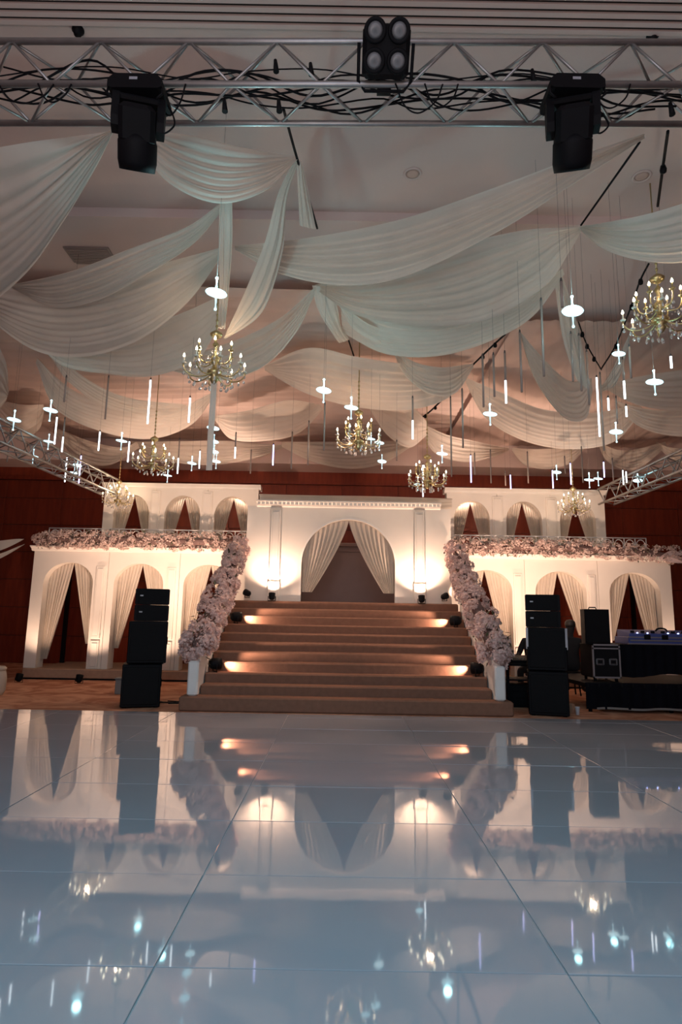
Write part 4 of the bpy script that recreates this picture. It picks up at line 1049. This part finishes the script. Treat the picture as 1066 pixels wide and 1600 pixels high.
# mixing desk left of the right stack
dy = 9.9
a, b = PY(791, 1042, dy), PY(838, 1042, dy)
zd = 0.66
t = thing('sound_desk', 'low dark desk with equipment between stair foot and right speaker stack', 'table', ((a.x+b.x)/2, dy, 0))
obj('top', MB().box(a.x, b.x+0.35, dy, dy+0.5, zd-0.035, zd, 0.005), MT['black'], t)
obj('shelf', MB().box(a.x+0.02, b.x+0.3, dy+0.02, dy+0.48, 0.40, 0.425), MT['black'], t)
for x in (a.x+0.03, b.x+0.3):
    for y in (dy+0.03, dy+0.46): obj('leg', MB().box(x-0.02, x+0.02, y-0.02, y+0.02, 0, zd-0.035), MT['black'], t)
t = thing('audio_mixer', 'dark audio mixer lying on the low sound desk', 'mixer', ((a.x+b.x)/2, dy+0.05, zd))
obj('case', MB().prism([(dy+0.05, zd), (dy+0.42, zd), (dy+0.42, zd+0.11), (dy+0.05, zd+0.05)], a.x+0.12, b.x+0.2, 'YZ'), MT['black'], t)
for k in range(8): obj('fader', MB().box(a.x+0.16+k*0.05, a.x+0.18+k*0.05, dy+0.12, dy+0.15, zd+0.055, zd+0.085), MT['grey_box'], t)
t = thing('desk_monitor', 'small dark upright speaker at the left end of the sound desk', 'speaker', (a.x+0.06, dy+0.1, zd))
obj('cabinet', MB().box(a.x, a.x+0.11, dy+0.1, dy+0.26, zd, zd+0.27, 0.012), MT['black'], t)
obj('cone', MB().lathe([(0.0, 0.012), (0.02, 0.008), (0.04, 0.0)], 14, (a.x+0.055, dy+0.092, zd+0.10), 'Y'), MT['grille'], t)
t = thing('amp_rack', 'dark amplifier rack on the floor under the sound desk', 'case', ((a.x+b.x)/2, dy+0.05, 0))
obj('case', MB().box(a.x+0.06, b.x+0.25, dy+0.05, dy+0.45, 0.0, 0.34, 0.01), MT['black'], t)
for k in range(3): obj('amp_face', MB().box(a.x+0.09, b.x+0.22, dy+0.04, dy+0.052, 0.04+k*0.10, 0.125+k*0.10, 0.004), MT['grille'], t)

# pale leaf shaped decor tips and a chair edge entering from the left
t = thing('leaf_decoration', 'pale pointed leaf decoration tips entering at the left edge', 'decoration', PY(-20, 860, 10.5))
for pts, wd in (([(-70, 858), (-10, 854), (37, 842)], 0.10), ([(-70, 884), (-10, 872), (38, 850)], 0.05)):
    P = spline([PY(x, y, 10.5) for x, y in pts], 14); rows = []
    for i, p in enumerate(P):
        u = i/13; w_ = wd*math.sin(PI*min(1, 0.25+u*0.75))**0.8 if u < 1 else 0
        rows.append([p + Vector((0, 0.02*abs(q), w_*q)) for q in (-1, -0.5, 0, 0.5, 1)] )
    obj('leaf', MB().grid(rows), MT['curtain'], t)
obj('stem', MB().tube([PY(-70, 870, 10.52), PY(-70, 1000, 10.52), PZ(-75, 1075, 0)], 0.02, 8), MT['curtain'], t)
c = PZ(-14, 1086, 0)
t = thing('round_stool', 'pale rounded stool just showing at the left edge of the carpet', 'stool', c)
obj('drum', MB().lathe([(0.0, 0), (0.17, 0.0), (0.20, 0.08), (0.205, 0.25), (0.18, 0.38), (0.0, 0.39)], 24, c), MT['curtain'], t)
obj('cushion', MB().lathe([(0.0, 0.388), (0.18, 0.388), (0.19, 0.42), (0.16, 0.45), (0.0, 0.46)], 24, c), MT['curtain'], t)
# leafy tip at the right end of the right garland
tip = PY(1030, 872, 12.85)
t = thing('palm_leaf', 'pale green pointed leaf at the right end of the right balcony garland', 'leaf', tip)
for k, (dx, dz) in enumerate(((0.55, -0.02), (0.5, 0.06), (0.45, -0.1))):
    P = spline([tip, tip + Vector((dx*.5, -0.05*k, dz+0.05)), tip + Vector((dx, -0.05*k, dz))], 10)
    obj('leaflet', MB().grid([[p + Vector((0, 0, w_*math.sin(PI*(0.08+0.9*i/9))*0.05)) + Vector((0, -abs(w_)*0.01, 0)) for w_ in (-1, 0, 1)] for i, p in enumerate(P)]), MT['petal2'], t)

# ================================================================== PEOPLE at the sound desk
def person(label, base, yaw, lean, reach, cap=False):
    """seated adult, local +Y is where the person faces, origin on the floor below the pelvis"""
    t = thing('person', label, 'person', base, 'sound crew', (0, 0, yaw))
    V = []; E = []; Rr = []
    def v(p, r, par=None):
        V.append(p); Rr.append(r)
        if par is not None: E.append((par, len(V)-1))
        return len(V)-1
    sh = 0.44                                        # seat height
    L = lean
    pel = v((0, 0, sh+0.10), 0.135)
    bel = v((0, 0.03+L*0.3, sh+0.26), 0.130, pel)
    che = v((0, 0.02+L*0.7, sh+0.44), 0.140, bel)
    nk0 = v((0, 0.0+L*0.95, sh+0.58), 0.070, che)
    nk1 = v((0, 0.02+L*1.05, sh+0.65), 0.055, nk0)
    hd0 = v((0, 0.05+L*1.15, sh+0.72), 0.078, nk1)
    hd1 = v((0, 0.05+L*1.2, sh+0.80), 0.092, hd0)
    hd2 = v((0, 0.04+L*1.2, sh+0.87), 0.070, hd1)
    hands = []
    for s_ in (-1, 1):
        s0 = v((s_*0.17, L*0.8, sh+0.53), 0.066, che)
        rx, ry_, rz = reach
        e0 = v((s_*0.24, L*0.8+0.10, sh+0.30), 0.046, s0)
        w_ = v((s_*0.18, ry_-0.1, rz+0.02), 0.030, e0)
        pl = v((s_*0.17, ry_-0.03, rz+0.015), 0.034, w_)
        for f in range(4):
            k1 = v((s_*(0.145+0.02*f), ry_+0.035, rz+0.015-0.003*abs(f-1.5)), 0.0095, pl)
            k2 = v((s_*(0.143+0.021*f), ry_+0.065+0.008*(f in (1, 2)), rz+0.004), 0.0085, k1)
        th1 = v((s_*0.135, ry_+0.0, rz+0.01), 0.011, pl); v((s_*0.12, ry_+0.03, rz+0.0), 0.009, th1)
        h0 = v((s_*0.10, 0.05, sh+0.08), 0.095, pel)
        kn = v((s_*0.15, 0.46, sh+0.06), 0.062, h0)
        an = v((s_*0.15, 0.42, 0.09), 0.043, kn)
        v((s_*0.16, 0.56, 0.045), 0.040, an)
    me = bpy.data.meshes.new('body'); me.from_pydata(V, E, [])
    o = bpy.data.objects.new('body', me); COL.objects.link(o); o.parent = t
    sk = o.modifiers.new('skin', 'SKIN'); sk.use_smooth_shade = True
    for i, d in enumerate(me.skin_vertices[0].data):
        d.radius = (Rr[i]*(1.25 if i in (pel, bel, che) else 1.0), Rr[i]*(0.85 if i in (pel, bel, che) else 1.0)); d.use_root = (i == 0)
    o.modifiers.new('sub', 'SUBSURF').levels = 1
    o.modifiers['sub'].render_levels = 2
    me.materials.append(MT['shirt'])
    hc = Vector((0, 0.05+L*1.2, sh+0.80))
    fc = MB().lathe([(0.001, -0.115), (0.045, -0.105), (0.068, -0.07), (0.078, 0.0), (0.074, 0.05), (0.05, 0.09), (0.001, 0.105)], 16, hc)
    fc.v = [(x, y + (0.012 if y > hc.y else 0), z) for x, y, z in fc.v]
    fc.add([hc + Vector(q) for q in ((-.014, .08, -.03), (.014, .08, -.03), (0, .112, -.026), (0, .085, .02))], [(0, 1, 2), (1, 3, 2), (3, 0, 2)], True)
    for s_ in (-1, 1): fc.lathe([(0.001, -0.012), (0.02, -0.006), (0.026, 0.004), (0.001, 0.01)], 8, hc + Vector((s_*0.080, 0, -0.005)), 'X')
    f = obj('face', fc, MT['skin'], t, True)
    for s_ in (-1, 1): obj('eye', MB().lathe([(0, -0.008), (0.008, 0), (0, 0.008)], 8, hc + Vector((s_*0.030, 0.080, 0.005))), MT['hair'], f, True)
    obj('mouth', MB().box(hc.x-0.022, hc.x+0.022, hc.y+0.074, hc.y+0.085, hc.z-0.062, hc.z-0.054), MT['paper'], f, True)
    hr = MB().lathe([(0.094, -0.02), (0.100, 0.03), (0.092, 0.075), (0.06, 0.108), (0.001, 0.12)], 16, hc + Vector((0, -0.012, 0.006)))
    if cap: hr.prism([(hc.x-0.07, hc.y+0.06), (hc.x+0.07, hc.y+0.06), (hc.x+0.05, hc.y+0.17), (hc.x-0.05, hc.y+0.17)], hc.z+0.045, hc.z+0.058, 'XY')
    obj('cap' if cap else 'hair', hr, MT['hair'], t, True)
    # the stool each sits on
    return t
def stool(label, base):
    t = thing('stool', label, 'stool', base)
    obj('seat', MB().lathe([(0, 0.38), (0.16, 0.38), (0.18, 0.40), (0.17, 0.43), (0, 0.435)], 18, base), MT['black'], t)
    for k in range(4):
        a = PI/4 + k*PI/2
        obj('leg', MB().tube([Vector(base) + Vector((0.13*math.cos(a), 0.13*math.sin(a), 0.385)), Vector(base) + Vector((0.18*math.cos(a), 0.18*math.sin(a), 0))], 0.014, 8), MT['black'], t)
h1 = PY(829, 988, 10.95)
person('person in dark clothes seated behind the right speaker stack, arms towards the desk', (h1.x+0.1, 11.05, 0), math.radians(150), 0.10, (0.2, 0.52, 0.74))
stool('dark stool under the person behind the right speaker stack', (h1.x+0.1, 11.05, 0))
h2 = PY(889, 990, 11.75)
person('person in dark cap bending between the right speaker stack and flight case', (h2.x+0.0, 11.75, 0), math.radians(-30), 0.12, (0.2, 0.45, 0.72), True)
stool('dark stool under the capped person beside the flight case', (h2.x+0.0, 11.75, 0))
